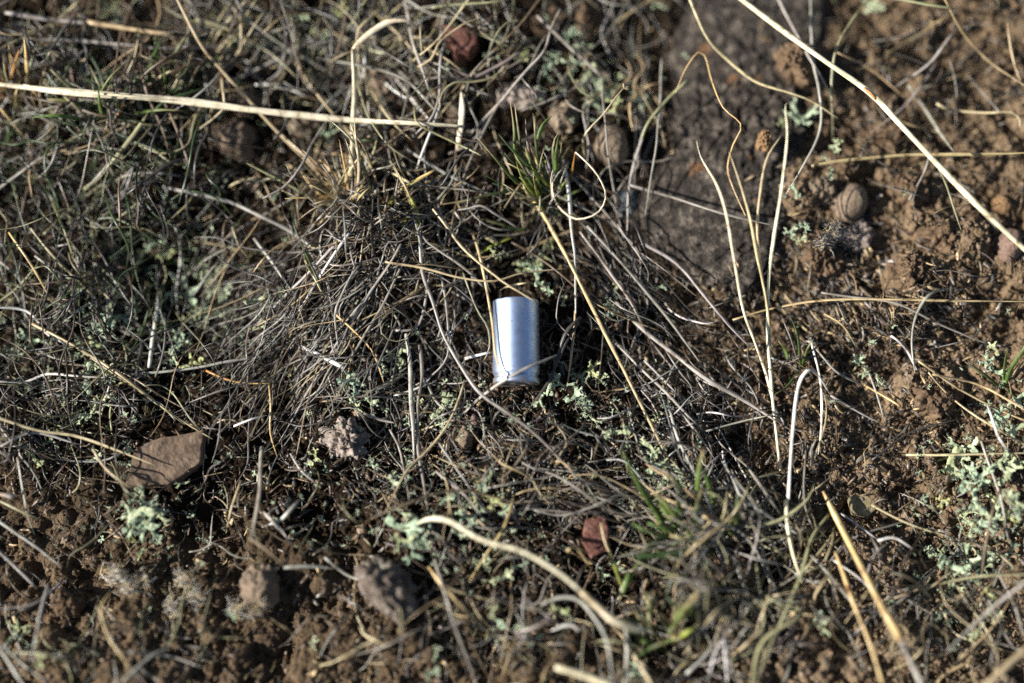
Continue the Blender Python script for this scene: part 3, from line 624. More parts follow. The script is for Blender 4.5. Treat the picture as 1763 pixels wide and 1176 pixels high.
S('mauve', 9, '452,770,5 446,850,7 432,925,7', 'mauve upright stem above the rounded brown stone', flat=.5)
S('grey', 9, '452,882,4 475,905,5 503,938,4', 'pale shredded leaf lying near the mauve upright stem', flat=.3, taper=(.2, .2), name='leaf_shred', cat='leaf shred')
S('grey', 8, '518,858,5 497,880,5 480,896,4 450,908,3', 'second pale shredded leaf crossing near the mauve stem', flat=.3, taper=(.2, .2), name='leaf_shred', cat='leaf shred')
S('brown', 8, '428,925,7 462,950,8 492,978,8', 'brown twig lying on the rounded brown stone', name='twig', cat='twig')
S('grey', 6, '488,978,5 530,976,5 577,979,4', 'grey stick right of the rounded brown stone', name='stick', cat='stick')
S('cream', 9, '714,912,3 722,900,5 745,893,7 775,898,8.5 830,930,10 900,950,11 960,985,12 1000,1018,13', 'thick pale arching stem at the bottom centre', taper=(.3, .95), flat=.75, wob=.2)
S('straw', 13, '1000,1018,13 1030,1045,13.5 1062,1072,14 1120,1088,14', 'thicker grey end piece of the pale arching stem', taper=(.8, .4), flat=.8, wob=.2, col2='grey')
S('grey', 8, '930,1042,6 963,1029,8 998,1033,9 1028,1068,10 1048,1110,10 1055,1190,9', 'grey hooked stem below the pale arching stem')
S('gold', 7, '738,975,5 780,1030,6 844,1094,5', 'tan straw slanting down below the pale arching stem', taper=(.4, .9), col2='tan')
S('mauve', 8, '748,962,5 775,1050,7 800,1120,7 826,1190,6', 'mauve brown stem running to the bottom edge', flat=.5)
S('cream', 12, '955,1148,9 1000,1160,9 1060,1185,9', 'thick cream straw at the bottom edge', taper=(.9, 1), flat=.7)
S('straw', 5.5, '800,655,5 785,700,5.5 765,740,6 730,782,6 700,812,5.5 663,882,4', 'thin tan stem slanting down left below the casing', wob=.3)
S('gold', 5, '884,858,5 870,905,6 835,960,5 807,1003,4', 'golden stem crossing under the pale arching stem')
S('dark', 6, '858,912,5 890,880,5 945,868,4', 'dark twig left above the pale arching stem', name='twig', cat='twig')
S('brown', 5, '638,892,5 700,868,6 790,845,6 885,864,5', 'brown level stem below the casing')
S('gold', 12, '1417,846,6 1450,910,8 1500,1010,10 1528,1062,11 1552,1103,11', 'thick golden straw at the lower right', taper=(.35, 1), flat=.8, wob=.2)
S('grey', 10, '1552,1103,11 1572,1145,10 1590,1190,9', 'grey lower end of the thick golden straw', taper=(1, .8), flat=.8)
S('gold', 8, '1438,950,5 1460,1010,7 1470,1040,8 1500,1115,9 1520,1180,9', 'thinner golden straw left of the thick golden straw', taper=(.6, .9), flat=.8, wob=.2)
S('orange', 8, '1458,1008,7.4 1461,1019,7.8 1464,1026,7.6', 'red brown joint on the thinner golden straw', name='straw_node', cat='straw joint', wob=0, taper=(.8, .8), flat=.9)
S('cream', 7.5, '1354,860,6 1356,900,7 1366,960,7 1380,1003,6', 'lower cream part of the hook stem', taper=(1, .8))
S('olive', 7, '1428,884,7 1397,930,8 1375,1000,9 1340,1080,9 1295,1190,9', 'grey olive stem crossing the hook stem base at the lower right')
S('grey', 8, '1790,985,12 1690,1062,11 1630,1122,9', 'thick blue grey stem at the lower right edge', taper=(1, .3), flat=.7)
S('straw', 13, '1790,1100,14 1740,1140,14 1690,1190,13', 'thick pale stem in the bottom right corner', taper=(1, 1), flat=.7)
S('olive', 5, '1558,1012,6 1610,1005,6 1690,992,6 1790,990,6', 'thin olive stem level at the lower right edge')
S('olive', 7, '1283,906,5 1340,895,7 1388,862,9 1402,833,9', 'olive curved stem rising right from the lower green tuft')
S('grey', 7, '1398,958,5 1435,1000,6 1478,1052,5', 'grey stem left of the thinner golden straw')
S('brown', 5, '1722,838,7 1705,890,8 1690,1000,6', 'thin brown stem standing among the right edge lichens')
S('straw', 5, '1560,783,6 1640,782,6 1790,781,6', 'level tan stem over the right edge lichens')
# --- minor traced stems
for col, w_, s in [
 ('tan', 4, '270,-5,8 273,30,8 255,65,8 215,95,7 175,126,6'), ('straw', 4, '135,0,9 110,25,8 76,47,7'), ('straw', 4, '240,60,9 232,100,9 213,137,7'),
 ('orange', 5, '213,177,7 197,207,6 177,237,5'), ('straw', 6, '178,236,6 205,222,6 238,208,7'), ('gold', 4, '0,188,8 20,212,7 45,240,6 72,271,4'),
 ('grey', 5, '-10,232,6 30,206,7 60,200,7 92,214,6 122,228,5'), ('grey', 5, '30,197,6 80,190,7 130,175,7 162,169,7'), ('gold', 5, '22,120,5 15,77,9'),
 ('orange', 6, '18,138,5 34,84,9'), ('gold', 6, '49,147,6 42,64,12'), ('straw', 4, '75,137,5 86,86,9'), ('olive', 6, '75,402,3 115,366,4 165,326,5 212,291,5'),
 ('grey', 6, '130,348,4 200,309,5 260,297,6 312,303,5'), ('straw', 5, '392,322,5 420,309,6 470,308,6 505,317,5'), ('white', 5, '438,147,7 480,147,7 532,166,6'),
 ('tan', 5, '508,104,8 545,160,8 600,230,7 640,290,5 655,340,2'), ('straw', 4, '383,117,8 380,150,8 365,190,7 353,227,6'), ('straw', 5, '430,-5,9 390,40,8 365,72,7'),
 ('straw', 4, '442,-5,9 405,60,9 372,118,8'), ('grey', 6, '695,-5,9 712,75,9 735,140,8 748,182,6'), ('tan', 5, '632,8,9 665,38,9 690,62,8 720,100,6'),
 ('olive', 5, '742,14,9 780,8,9 850,3,9 890,-4,9'), ('grey', 5, '698,-2,9 745,25,8 803,34,7'), ('olive', 5, '672,278,7 700,330,6 715,370,4 722,402,2'),
 ('gold', 6, '750,292,8 705,318,6 665,350,3'), ('grey', 5, '1140,100,8 1135,180,9 1130,250,9 1120,320,8 1110,372,7'), ('grey', 6, '1108,235,7 1085,310,7 1078,402,5'),
 ('olive', 7, '1183,138,10 1150,170,9 1118,210,8 1103,250,6 1095,292,4'), ('grey', 6, '700,257,5 770,300,5 870,346,4'), ('white', 5, '760,175,8 740,230,7 715,300,5'),
 ('grey', 5, '1563,148,6 1600,200,6 1642,260,5'), ('olive', 5, '1612,280,7 1640,350,6 1656,397,4'), ('grey', 5, '1635,103,8 1645,140,7 1648,167,6'),
 ('mauve', 5, '1610,110,5 1560,180,5 1500,230,4'), ('grey', 5, '1565,345,4 1590,300,6 1600,260,6'), ('grey', 5, '300,388,6 310,430,6 305,500,5 308,542,4'),
 ('straw', 4, '400,393,6 412,425,6 432,447,5'), ('grey', 6, '438,410,6 475,460,6 506,507,5'), ('grey', 5, '500,385,6 515,440,5'), ('grey', 5, '0,450,5 35,482,5 46,542,4'),
 ('grey', 5, '60,440,6 100,470,6 105,495,5 95,520,4'), ('grey', 4, '100,425,6 125,422,7 135,445,6 128,480,5 105,497,4'), ('olive', 5, '-10,525,4 30,495,5 60,460,5'),
 ('grey', 5, '110,555,4 140,530,5 170,515,6'), ('straw', 4, '140,490,5 180,505,5.5 195,530,5 180,563,4'), ('white', 5, '402,735,5 435,722,6 460,715,5'),
 ('mauve', 6, '625,712,5 655,722,5.5 685,728,5'), ('mauve', 5, '670,740,5 690,780,5 705,860,4'), ('straw', 5, '625,680,4 700,642,6'), ('white', 5, '678,682,5 720,667,6 740,650,6'),
 ('grey', 6, '730,650,5 750,690,5 770,705,5'), ('grey', 5, '755,760,5 790,810,5 815,850,4 845,890,4'), ('grey', 6, '680,570,4 720,560,5 740,470,5'), ('mauve', 6, '750,810,5 800,850,5 835,900,4'),
 ('brown', 6, '910,770,5 880,810,5 855,830,4'), ('grey', 6, '1110,620,5 1150,660,5 1175,690,4'), ('grey', 5, '1163,700,4 1190,730,5 1230,790,4'), ('white', 5, '1245,775,5 1250,800,5 1285,870,4'),
 ('grey', 6, '1150,700,5 1170,760,5 1215,850,4'), ('grey', 5, '1210,745,4 1270,728,5 1330,713,5'), ('tan', 5, '1420,540,5 1450,560,5 1475,600,4'), ('white', 4, '1435,965,5 1490,1005,5 1520,1050,4'),
 ('grey', 5, '1430,680,4 1480,710,4 1520,730,4'), ('grey', 5, '1395,590,5 1440,640,5 1490,665,4'), ('grey', 5, '1495,640,4 1510,680,5 1520,720,4'), ('white', 4, '1445,884,5 1470,900,5 1512,928,4'),
 ('white', 6, '1510,930,5 1540,925,6 1572,945,6'), ('grey', 6, '1490,1000,5 1505,955,6 1535,930,6'), ('grey', 6, '1285,800,6 1320,850,6 1345,890,5'), ('straw', 5, '1500,870,4 1560,900,5 1640,925,5'),
 ('grey', 6, '0,770,6 60,745,6 140,765,6'), ('olive', 5, '-10,860,7 40,882,7 78,896,6'), ('grey', 5, '30,790,6 45,880,6 60,920,5'), ('straw', 5, '415,828,5 400,870,6 388,917,5'),
 ('grey', 5, '500,780,5 520,810,5 545,833,4'), ('mauve', 6, '165,1045,5 205,1120,5 260,1190,5'), ('grey', 6, '210,1176,6 260,1130,6 290,1110,5'), ('mauve', 6, '220,1122,5 290,1130,5 350,1150,5'),
 ('grey', 6, '110,1000,4 60,1040,5 0,1050,5'), ('grey', 7, '560,960,4 600,990,4 640,1000,3'), ('tan', 5, '1035,900,5 1045,940,5 1068,985,4'), ('gold', 6, '975,950,5 990,943,6 1018,980,4'),
 ('mauve', 7, '950,1060,6 920,1080,6 885,1090,5'), ('white', 8, '1000,1085,6 980,1075,7 950,1085,5'), ('grey', 9, '1078,1080,8 1080,1130,8 1075,1190,8'), ('straw', 8, '1085,1120,7 1110,1160,7 1130,1190,7'),
 ('olive', 8, '1380,1060,7 1310,1110,8 1290,1190,8'), ('white', 10, '1245,1100,7 1250,1140,7 1252,1175,6'), ('grey', 7, '1180,1160,6 1220,1120,7 1240,1080,6'), ('straw', 6, '1330,1000,7 1320,1040,7 1300,1090,6'),
 ('grey', 6, '1720,985,6 1750,1050,7 1763,1100,7'), ('grey', 6, '1700,1030,6 1735,1100,6 1763,1130,6'), ('tan', 6, '1640,1150,6 1700,1090,7 1740,1030,7'), ('grey', 5, '1690,760,5 1720,850,5 1735,930,4'),
 ('white', 6, '1700,700,5 1725,760,6 1740,775,5'), ('tan', 5, '1440,90,8 1500,120,7 1560,170,6'), ('grey', 6, '1640,60,7 1600,110,6 1540,150,5'), ('tan', 5, '1735,40,8 1745,100,7 1763,150,6'),
 ('grey', 7, '600,395,5 560,440,5 500,500,5 440,560,4'), ('mauve', 6, '690,420,6 640,500,6 560,600,5 500,700,4'), ('grey', 6, '680,440,6 600,560,6 540,660,5 480,760,4'), ('mauve', 6, '700,440,6 650,540,6 590,640,5'),
 ('grey', 6, '560,540,5 530,620,5 500,720,4'), ('mauve', 6, '860,175,7 820,250,6 790,330,4'), ('olive', 4, '690,1090,6 690,1050,6 665,1000,4')]:
    S(col, w_, s)
# seed head on the thin stalk
def seedhead():
    mb = MB()
    for a, b in ((60, 160), (20, 152), (95, 150), (45, 140), (-10, 155)):
        an = R(a); blade(mb, [(1074, 152, 12), (1074+9*math.cos(an), 152-9*math.sin(an), 12.5)], 3, 'straw', taper=(.8, .4), n=6, wob=0)
    tag(mb.obj('seed_cluster', M_straw), 'tiny forked seed head at the tip of the thin pale seed stalk', 'seed head')
seedhead()

# ------------------------------------------------------------------ tufts: an Empty with every blade its own child
def tuft(name, label, cx, cy, blades, m=None, group=None, cat='grass tuft'):
    e = bpy.data.objects.new(name, None); COL.objects.link(e); e.empty_display_size = 0.004
    e.location = at(cx, cy, 0)
    for (col, w_, pts, kw) in blades:
        if col in ('green', 'dgreen') and random.random() < .6: kw.setdefault('col2', 'tip')
        mb = MB(); blade(mb, pts, w_*(1.2 if col in ('green', 'dgreen', 'lime') else .9), col, **kw)
        green = col in ('green', 'dgreen', 'lime') or kw.get('col2') in ('green', 'dgreen')
        o = mb.obj('green_blade' if green else 'dry_blade', M_green if green else M_straw, e, loc=e.location.copy())
        o.location = (0, 0, 0)
    return tag(e, label, cat, group)
def B(col, w_, s, h=4, **kw): 
    kw.setdefault('taper', (.8, .12)); kw.setdefault('flat', .3); kw.setdefault('wob', .4)
    return (col, w_, parse(s, h), kw)
def fan(cx, cy, n, a0, a1, l0, l1, w0, w1, cols, h0=2, h1=9, rnd=None, spread=10, curv=0.5):
    rd = random.Random(rnd); o = []
    for _ in range(n):
        a = R(rd.uniform(a0, a1)); L = rd.uniform(l0, l1); x0 = cx+rd.gauss(0, spread); y0 = cy+rd.gauss(0, spread*.7)
        c = rd.uniform(-curv, curv); hm = rd.uniform(h0, h1); P = []
        for k in range(5):
            s = k/4; aa = a+c*s; P.append((x0+L*s*math.cos(aa), y0-L*s*math.sin(aa), 0.3+hm*math.sin(min(1, s*1.1)*math.pi*rd.uniform(.5, .62))))
        o.append((rd.choice(cols), rd.uniform(w0, w1), P, dict(taper=(.8, rd.choice((.1, .2, .5))), flat=rd.uniform(.3, .6), wob=.5)))
    return o
tuft('grass_tuft', 'upper green grass tuft just above the casing', 945, 355, [
  B('dgreen', 6, '942,352,1 930,310,6 905,280,9 880,255,11 858,230,12'), B('green', 6, '940,350,1 920,320,5 890,270,9 885,222,12 878,175,15'), B('dgreen', 5, '930,340,1 905,300,6 896,250,10 886,180,14'),
  B('green', 7, '945,350,1 935,320,5 915,280,8 900,240,10'), B('green', 7, '950,345,1 957,310,5 957,270,9 961,235,12'), B('dgreen', 6, '955,340,1 955,300,6 952,250,10 962,228,11'),
  B('dgreen', 5, '930,330,2 928,290,6 922,235,11 921,200,13'), B('green', 6, '925,240,11 935,215,12 950,200,13'), B('dgreen', 6, '945,352,2 900,335,4 860,332,6 800,346,7 760,352,6'),
  B('green', 7, '945,354,1 905,325,5 880,305,7 855,275,9 820,235,11'), B('green', 6, '935,350,1 890,330,4 860,315,7 835,302,8'), B('dgreen', 7, '950,352,2 930,332,4 895,328,6 870,335,6'),
  B('lime', 5, '955,350,2 965,325,5 978,308,7'), B('green', 5, '960,345,2 985,333,4 1005,325,5'), B('dgreen', 5, '935,355,2 900,395,4 860,385,5 805,372,5'), B('dgreen', 6, '945,355,2 970,372,3 985,378,3'),
  B('white', 5, '945,345,1 930,300,5 920,270,7 911,235,9'), B('grey', 5, '930,345,1 915,290,5 908,240,9 905,205,12'), B('straw', 4, '940,340,1 930,290,6 923,250,9 917,195,13'), B('white', 5, '960,345,1 945,280,7 935,260,8'),
  B('gold', 4, '938,312,5 925,280,7 910,240,9 908,235,9'), B('dgreen', 5, '950,348,1 940,300,7 930,270,9'), B('green', 5, '948,350,1 925,300,5 903,262,8')]
  + fan(945, 352, 34, 70, 170, 35, 105, 3, 6, ['green', 'dgreen', 'dgreen', 'lime', 'grey', 'straw', 'grey'], 4, 11, 3, 14)
  + fan(940, 355, 18, 180, 360, 30, 80, 3, 5, ['grey', 'mauve', 'straw', 'brown'], 2, 4, 4, 12))
tuft('grass_tuft', 'lower green grass tuft below right of the casing', 1200, 930, [
  B('green', 10, '1150,920,2 1135,890,5 1112,855,9 1090,815,13 1070,775,16'), B('green', 10, '1200,935,2 1175,905,5 1155,880,8 1140,860,11 1122,845,12'), B('dgreen', 10, '1200,938,2 1180,950,5 1140,955,7 1090,958,8'),
  B('dgreen', 9, '1170,920,3 1145,925,5 1120,940,6 1100,965,6 1088,985,5'), B('green', 8, '1230,870,3 1222,840,8 1208,800,11'), B('green', 8, '1200,870,3 1202,830,9 1205,800,12 1212,772,14'),
  B('dgreen', 9, '1205,880,3 1180,850,7 1160,825,9 1145,808,10'), B('green', 8, '1255,925,3 1268,890,6 1270,850,9'), B('green', 7, '1250,930,2 1265,910,5 1275,870,8'), B('dgreen', 6, '1240,890,3 1240,870,5 1232,862,6'),
  B('lime', 6, '1092,985,3 1075,1010,4 1062,985,6 1050,950,7'), B('green', 8, '1085,985,3 1080,1000,4 1072,1020,5 1066,1035,5'), B('green', 6, '1115,955,4 1100,970,5 1085,985,5'),
  B('grey', 7, '1220,920,3 1170,850,7 1150,820,9'), B('olive', 6, '1240,860,6 1210,845,7 1170,860,7'), B('olive', 6, '1260,925,3 1250,870,7 1230,850,8 1205,846,8'), B('gold', 6, '1190,880,4 1215,890,6 1222,900,5 1205,912,4')]
  + fan(1220, 925, 50, 0, 360, 50, 150, 2.8, 5.4, ['grey', 'mauve', 'straw', 'white', 'olive', 'grey', 'dgreen'], 2, 9, 11, 22)
  + fan(1195, 930, 12, 70, 200, 40, 110, 5, 9, ['green', 'dgreen'], 4, 10, 12, 18))
tuft('grass_tuft', 'tan dry grass tuft with pale fanning blades upper centre', 592, 352, [
  B('tan', 6, '588,355,1 570,330,4 540,300,7 515,275,8'), B('tan', 7, '590,355,1 575,320,5 555,290,8 520,258,10'), B('gold', 5, '600,352,1 598,310,7 590,270,11 584,240,13'), B('tan', 6, '610,350,1 612,300,8 603,262,12 594,238,14'),
  B('straw', 6, '612,350,1 618,290,9 612,230,13 610,200,15'), B('straw', 7, '618,345,1 620,280,9 612,240,12 601,205,14'), B('olive', 6, '640,330,2 628,290,8 605,240,12 560,200,14'), B('tan', 5, '645,300,3 625,250,10 595,215,13'),
  B('straw', 4, '602,355,1 600,320,5 588,285,8 584,265,9'), B('gold', 5, '665,355,2 655,340,5 642,333,7'), B('gold', 5, '605,352,1 615,330,5 630,312,6'), B('olive', 4, '560,300,5 580,320,4 610,330,2')]
  + fan(595, 352, 46, 60, 170, 35, 120, 3, 6, ['tan', 'gold', 'straw', 'olive', 'brown', 'grey'], 3, 11, 21, 15)
  + fan(650, 380, 40, 40, 340, 20, 70, 3, 6, ['brown', 'tan', 'mauve', 'grey'], 3, 8, 22, 32))
tuft('grass_tuft', 'yellow green sprouting blades right of the tan tuft', 716, 408, [
  B('gold', 5, '720,405,1 716,370,4 702,330,7 676,281,9'), B('lime', 6, '668,358,2 680,335,5 705,318,7 750,293,8', col2='gold'), B('lime', 5, '693,410,1 698,380,4 707,360,6'), B('lime', 6, '718,415,1 722,390,4 712,350,6 700,325,7'),
  B('lime', 5, '825,437,4 850,422,5 885,407,5'), B('green', 4, '715,420,1 712,400,3 718,385,4')], cat='grass tuft')
tuft('grass_tuft', 'small green sprout beside the hook stem at the right', 1378, 635, [
  B('green', 5, '1378,637,1 1376,600,5 1372,570,8 1360,543,10'), B('green', 4, '1380,632,1 1390,600,5 1401,583,7'), B('green', 5, '1358,620,2 1350,600,4 1340,587,5'), B('dgreen', 5, '1375,640,1 1355,665,3 1332,680,3'),
  B('grey', 4, '1372,620,1 1360,580,5 1345,545,7'), B('grey', 4, '1378,640,2 1350,622,3 1330,632,3')])
tuft('grass_tuft', 'small green tuft near the right edge', 1732, 668, [
  B('green', 7, '1730,668,1 1740,635,5 1760,605,8 1785,560,11'), B('green', 6, '1727,668,1 1728,645,4 1735,600,8'), B('dgreen', 6, '1722,668,1 1695,645,4 1660,622,6'), B('dgreen', 6, '1735,672,1 1760,690,3 1790,700,4'),
  B('straw', 5, '1735,665,1 1755,630,5 1785,610,7')])
tuft('grass_tuft', 'dark green leafy tuft in the upper left corner', 175, 200, 
  fan(175, 205, 22, 20, 160, 50, 120, 4, 8, ['dgreen', 'dgreen', 'olive', 'green'], 5, 12, 31, 30)+fan(120, 210, 16, 0, 360, 60, 130, 4, 6, ['grey', 'olive', 'straw'], 3, 9, 32, 30))
tuft('grass_tuft', 'dark shaded tuft by the left edge with orange stubble', 40, 175,
  fan(40, 180, 18, 40, 150, 40, 110, 4, 6, ['orange', 'gold', 'tan', 'olive', 'brown'], 4, 12, 33, 22)+fan(40, 260, 14, 0, 360, 40, 110, 4, 6, ['grey', 'brown', 'dgreen'], 2, 7, 34, 22))
tuft('grass_tuft', 'mossy green tuft behind the olive straw near the long pale blade', 300, 170,
  fan(290, 165, 26, 20, 120, 35, 100, 4, 7, ['dgreen', 'olive', 'dgreen', 'green', 'straw'], 4, 11, 35, 26))
tuft('grass_tuft', 'blurred green tuft at the bottom edge right of the pale arching stem', 1150, 1095,
  [B('green', 12, '1150,1100,3 1170,1060,8 1195,1030,10'), B('olive', 10, '1118,1090,3 1117,1040,8 1115,1020,10'), B('lime', 10, '1160,1110,3 1180,1090,7 1200,1080,8'), B('gold', 9, '1160,1110,4 1160,1092,7'), B('gold', 8, '1190,1040,8 1200,1022,10')]
  + fan(1150, 1100, 20, 20, 170, 40, 100, 5, 9, ['green', 'dgreen', 'olive'], 4, 10, 36, 26)+fan(1230, 1110, 34, 0, 360, 40, 110, 3.5, 6, ['grey', 'mauve', 'straw'], 3, 8, 37, 26))
tuft('grass_tuft', 'grey dead grass tuft between the lower green tuft and the golden straws', 1285, 1030,
  fan(1285, 1030, 50, 0, 360, 40, 130, 2.8, 5.5, ['grey', 'mauve', 'straw', 'olive', 'white'], 2, 9, 41, 25))
tuft('grass_tuft', 'grey withered tuft at the top beside the bent pale leaf', 640, 120,
  fan(640, 110, 34, 20, 320, 50, 160, 4, 7, ['grey', 'mauve', 'straw', 'white'], 3, 9, 42, 30))

# ------------------------------------------------------------------ fluff (hair-like plant wool)
def fluff(label, spots, n, seed):
    rd = random.Random(seed); mb = MB()
    for _ in range(n):
        x, y, r = rd.choice(spots); x += rd.gauss(0, r*.4); y += rd.gauss(0, r*.35); a = rd.uniform(-.9, .6); L = rd.uniform(10, 26); c = rd.uniform(-1, 1); h = rd.uniform(.5, 5)
        P = [(x+L*s*math.cos(a+c*s), y+L*s*math.sin(a+c*s), h+2*s*rd.random()) for s in (0, .33, .66, 1)]
        blade(mb, P, rd.uniform(1.2, 2.8), rd.choice(['white', 'grey', 'tan', 'grey', 'straw']), sides=3, n=6, taper=(.5, .1))
    tag(mb.obj('plant_fluff', M_straw), label, 'plant fluff')
fluff('white grey fluff clump on the soil at the lower left', [(190, 990, 22), (215, 1010, 22), (240, 1000, 16)], 240, 1)
fluff('grey fluff clump around the small orange seed', [(310, 1000, 22), (330, 1030, 22), (290, 1045, 18)], 260, 2)
fluff('grey fluff under the rounded brown stone', [(400, 1050, 16), (430, 1056, 16), (445, 1040, 10)], 140, 3)
fluff('pale fibre scraps near the light lumpy stone', [(1430, 400, 18), (1410, 420, 18)], 110, 4)

# ------------------------------------------------------------------ lichens
def lichen_proto(seed):
    rd = random.Random(seed); mb = MB()
    def seg(p, d, up, w_, L, depth):
        n = 5; P = []; q = Vector(p); a = d
        for k in range(n):
            P.append(tuple(q)); a += rd.uniform(-.22, .22)
            q = q+Vector((math.cos(a)*math.cos(up), math.sin(a)*math.cos(up), math.sin(up)))*L/(n-1)
            up = up*0.8+rd.uniform(-.15, .22)
        r = [w_*(1.0-.28*math.sin(math.pi*k/(n-1))) for k in range(n)]
        if depth == 0: r[-1] = w_*.55
        sweep(mb, np.array(P), np.array(r), (1, 1, 1), 8, rd.uniform(.3, .42), rd.uniform(-.5, .5), rd.uniform(-.6, .6))
        if depth > 0:
            s = rd.uniform(.35, .75)
            for sg in (-1, 1):
                if depth < 3 and rd.random() < 0.12: continue
                seg(P[-1], a+sg*s+rd.uniform(-.2, .2), up+rd.uniform(-.2, .35), w_*rd.uniform(.74, .95), L*rd.uniform(.6, .9), depth-1)
            if rd.random() < .3: seg(P[2], a+rd.choice((-1, 1))*rd.uniform(.9, 1.3), up+.1, w_*.65, L*.5, 0)
    nb = rd.randint(2, 5); a0 = rd.uniform(0, 6.28)
    for k in range(nb):
        a = a0+k*6.28/nb+rd.uniform(-.5, .5)
        seg((rd.uniform(-.3, .3), rd.uniform(-.3, .3), 0), a, rd.uniform(.15, .7), rd.uniform(.42, .62), rd.uniform(.9, 1.5), rd.choice((2, 2, 3)))
    me = mb.mesh('lichen_raw', M_lichen)
    o = bpy.data.objects.new('tmp', me); COL.objects.link(o)
    m = o.modifiers.new('r', 'REMESH'); m.mode = 'VOXEL'; m.voxel_size = 0.1
    m = o.modifiers.new('s', 'SMOOTH'); m.iterations = 2; m.factor = .5
    dg = bpy.context.evaluated_depsgraph_get(); ev = o.evaluated_get(dg)
    me2 = bpy.data.meshes.new_from_object(ev); bpy.data.objects.remove(o)
    n = len(me2.vertices); V = np.zeros(n*3, np.float32); me2.vertices.foreach_get('co', V); V = V.reshape(-1, 3)
    for k in range(n):
        p = Vector(V[k]); f = mnoise.noise(p*1.3+Vector((seed, 0, 0)))*.3; g = mnoise.noise(p*3.1)*.07
        V[k] = V[k]+np.array([f+g, mnoise.noise(p*1.3+Vector((0, seed, 9)))*.22-g, f*.5])
    V *= 0.001
    me2.vertices.foreach_set('co', V.ravel()); me2.update(); me2.polygons.foreach_set('use_smooth', np.ones(len(me2.polygons), bool))
    me2.name = 'lichen'; me2.materials.clear(); me2.materials.append(M_lichen)
    me2['span'] = float(np.hypot(V[:, 0], V[:, 1]).max())
    return me2
PROT = [lichen_proto(s) for s in range(16)]
def lich_area(x, y):
    if x > 1580 and y > 600: return 'in the pale patch at the right edge'
    if x > 1080 and y < 520: return 'beside the big dark rock'
    if x < 600 and y < 260: return 'in the litter around the long pale blade'
    if x < 620 and y < 900: return 'in the lichen patch left of the casing'
    if y < 330: return 'in the litter between the red stone and the big rock'
    if y < 520: return 'just above the casing'
    if x < 780 and y < 800: return 'left below the casing'
    if x > 900 and y < 800: return 'right below the casing'
    if y >= 800 and x > 1040: return 'around the lower green tuft'
    if y >= 800 and x > 600: return 'around the pale arching stem'
    return 'on the soil at the lower left'
def lichen(x, y, rpx, label=None, h=1.0, tiltmax=.35, seed=None):
    rd = random.Random(int(x*31+y*7) if seed is None else seed)
    me = rd.choice(PROT); o = bpy.data.objects.new('lichen', me); COL.objects.link(o)
    s = rpx*PX/me['span']*1.22; o.scale = (s, s, s*rd.uniform(.8, 1.2)); o.location = at(x, y, h)
    o.rotation_euler = (rd.uniform(-tiltmax, tiltmax), rd.uniform(-tiltmax, tiltmax), rd.uniform(0, 6.28))
    ar = lich_area(x, y); POS[o.name] = (x, y, None, 'tiny' if rpx < 15 else 'small' if rpx < 20 else 'larger', label)
    if label: tag(o, label, 'lichen')
    else: tag(o, 'pale green branching lichen, one of several '+ar, 'lichen', 'pale lichens '+ar)
LU = [ # a named clump may be several lobes of one lichen
 (1382, 205, 34, 'pale lichen rosette on the right side of the big dark rock'), (935, 440, 22, 'pale lichen frond reaching up just above the casing'), (925, 480, 20, 'pale lichen lying right at the mouth of the casing'),
 (975, 665, 24, 'pale lichen right of the casing rim'), (600, 655, 26, 'yellowish lichen sprig below the white stick'), (683, 615, 24, 'cream lichen sprig inside the olive ring shade'),
 (762, 700, 24, 'forked lichen left of the small grey stone'), (245, 865, 26, 'upper lobe of the thick lichen touching the shard'), (318, 832, 14, 'small lichen on the lower right corner of the shard'),
 (700, 905, 30, 'lichen clump at the left tip of the pale arching stem'), (712, 955, 26, 'lichen clump below the left tip of the pale arching stem'), (840, 825, 24, 'single forked lichen below the casing'),
 (1650, 770, 30, 'largest antler shaped lichen at the right edge'), (855, 1090, 22, 'star shaped lichen at the bottom centre'), (1415, 1075, 20, 'blurred lichen left of the golden straws'),
 (890, 975, 18, 'lichen under the middle of the pale arching stem'), (1100, 175, 20, 'lichen left of the big rock under the curved stem')]
for x, y, r, lb in LU: lichen(x, y, r, lb, 3.2)
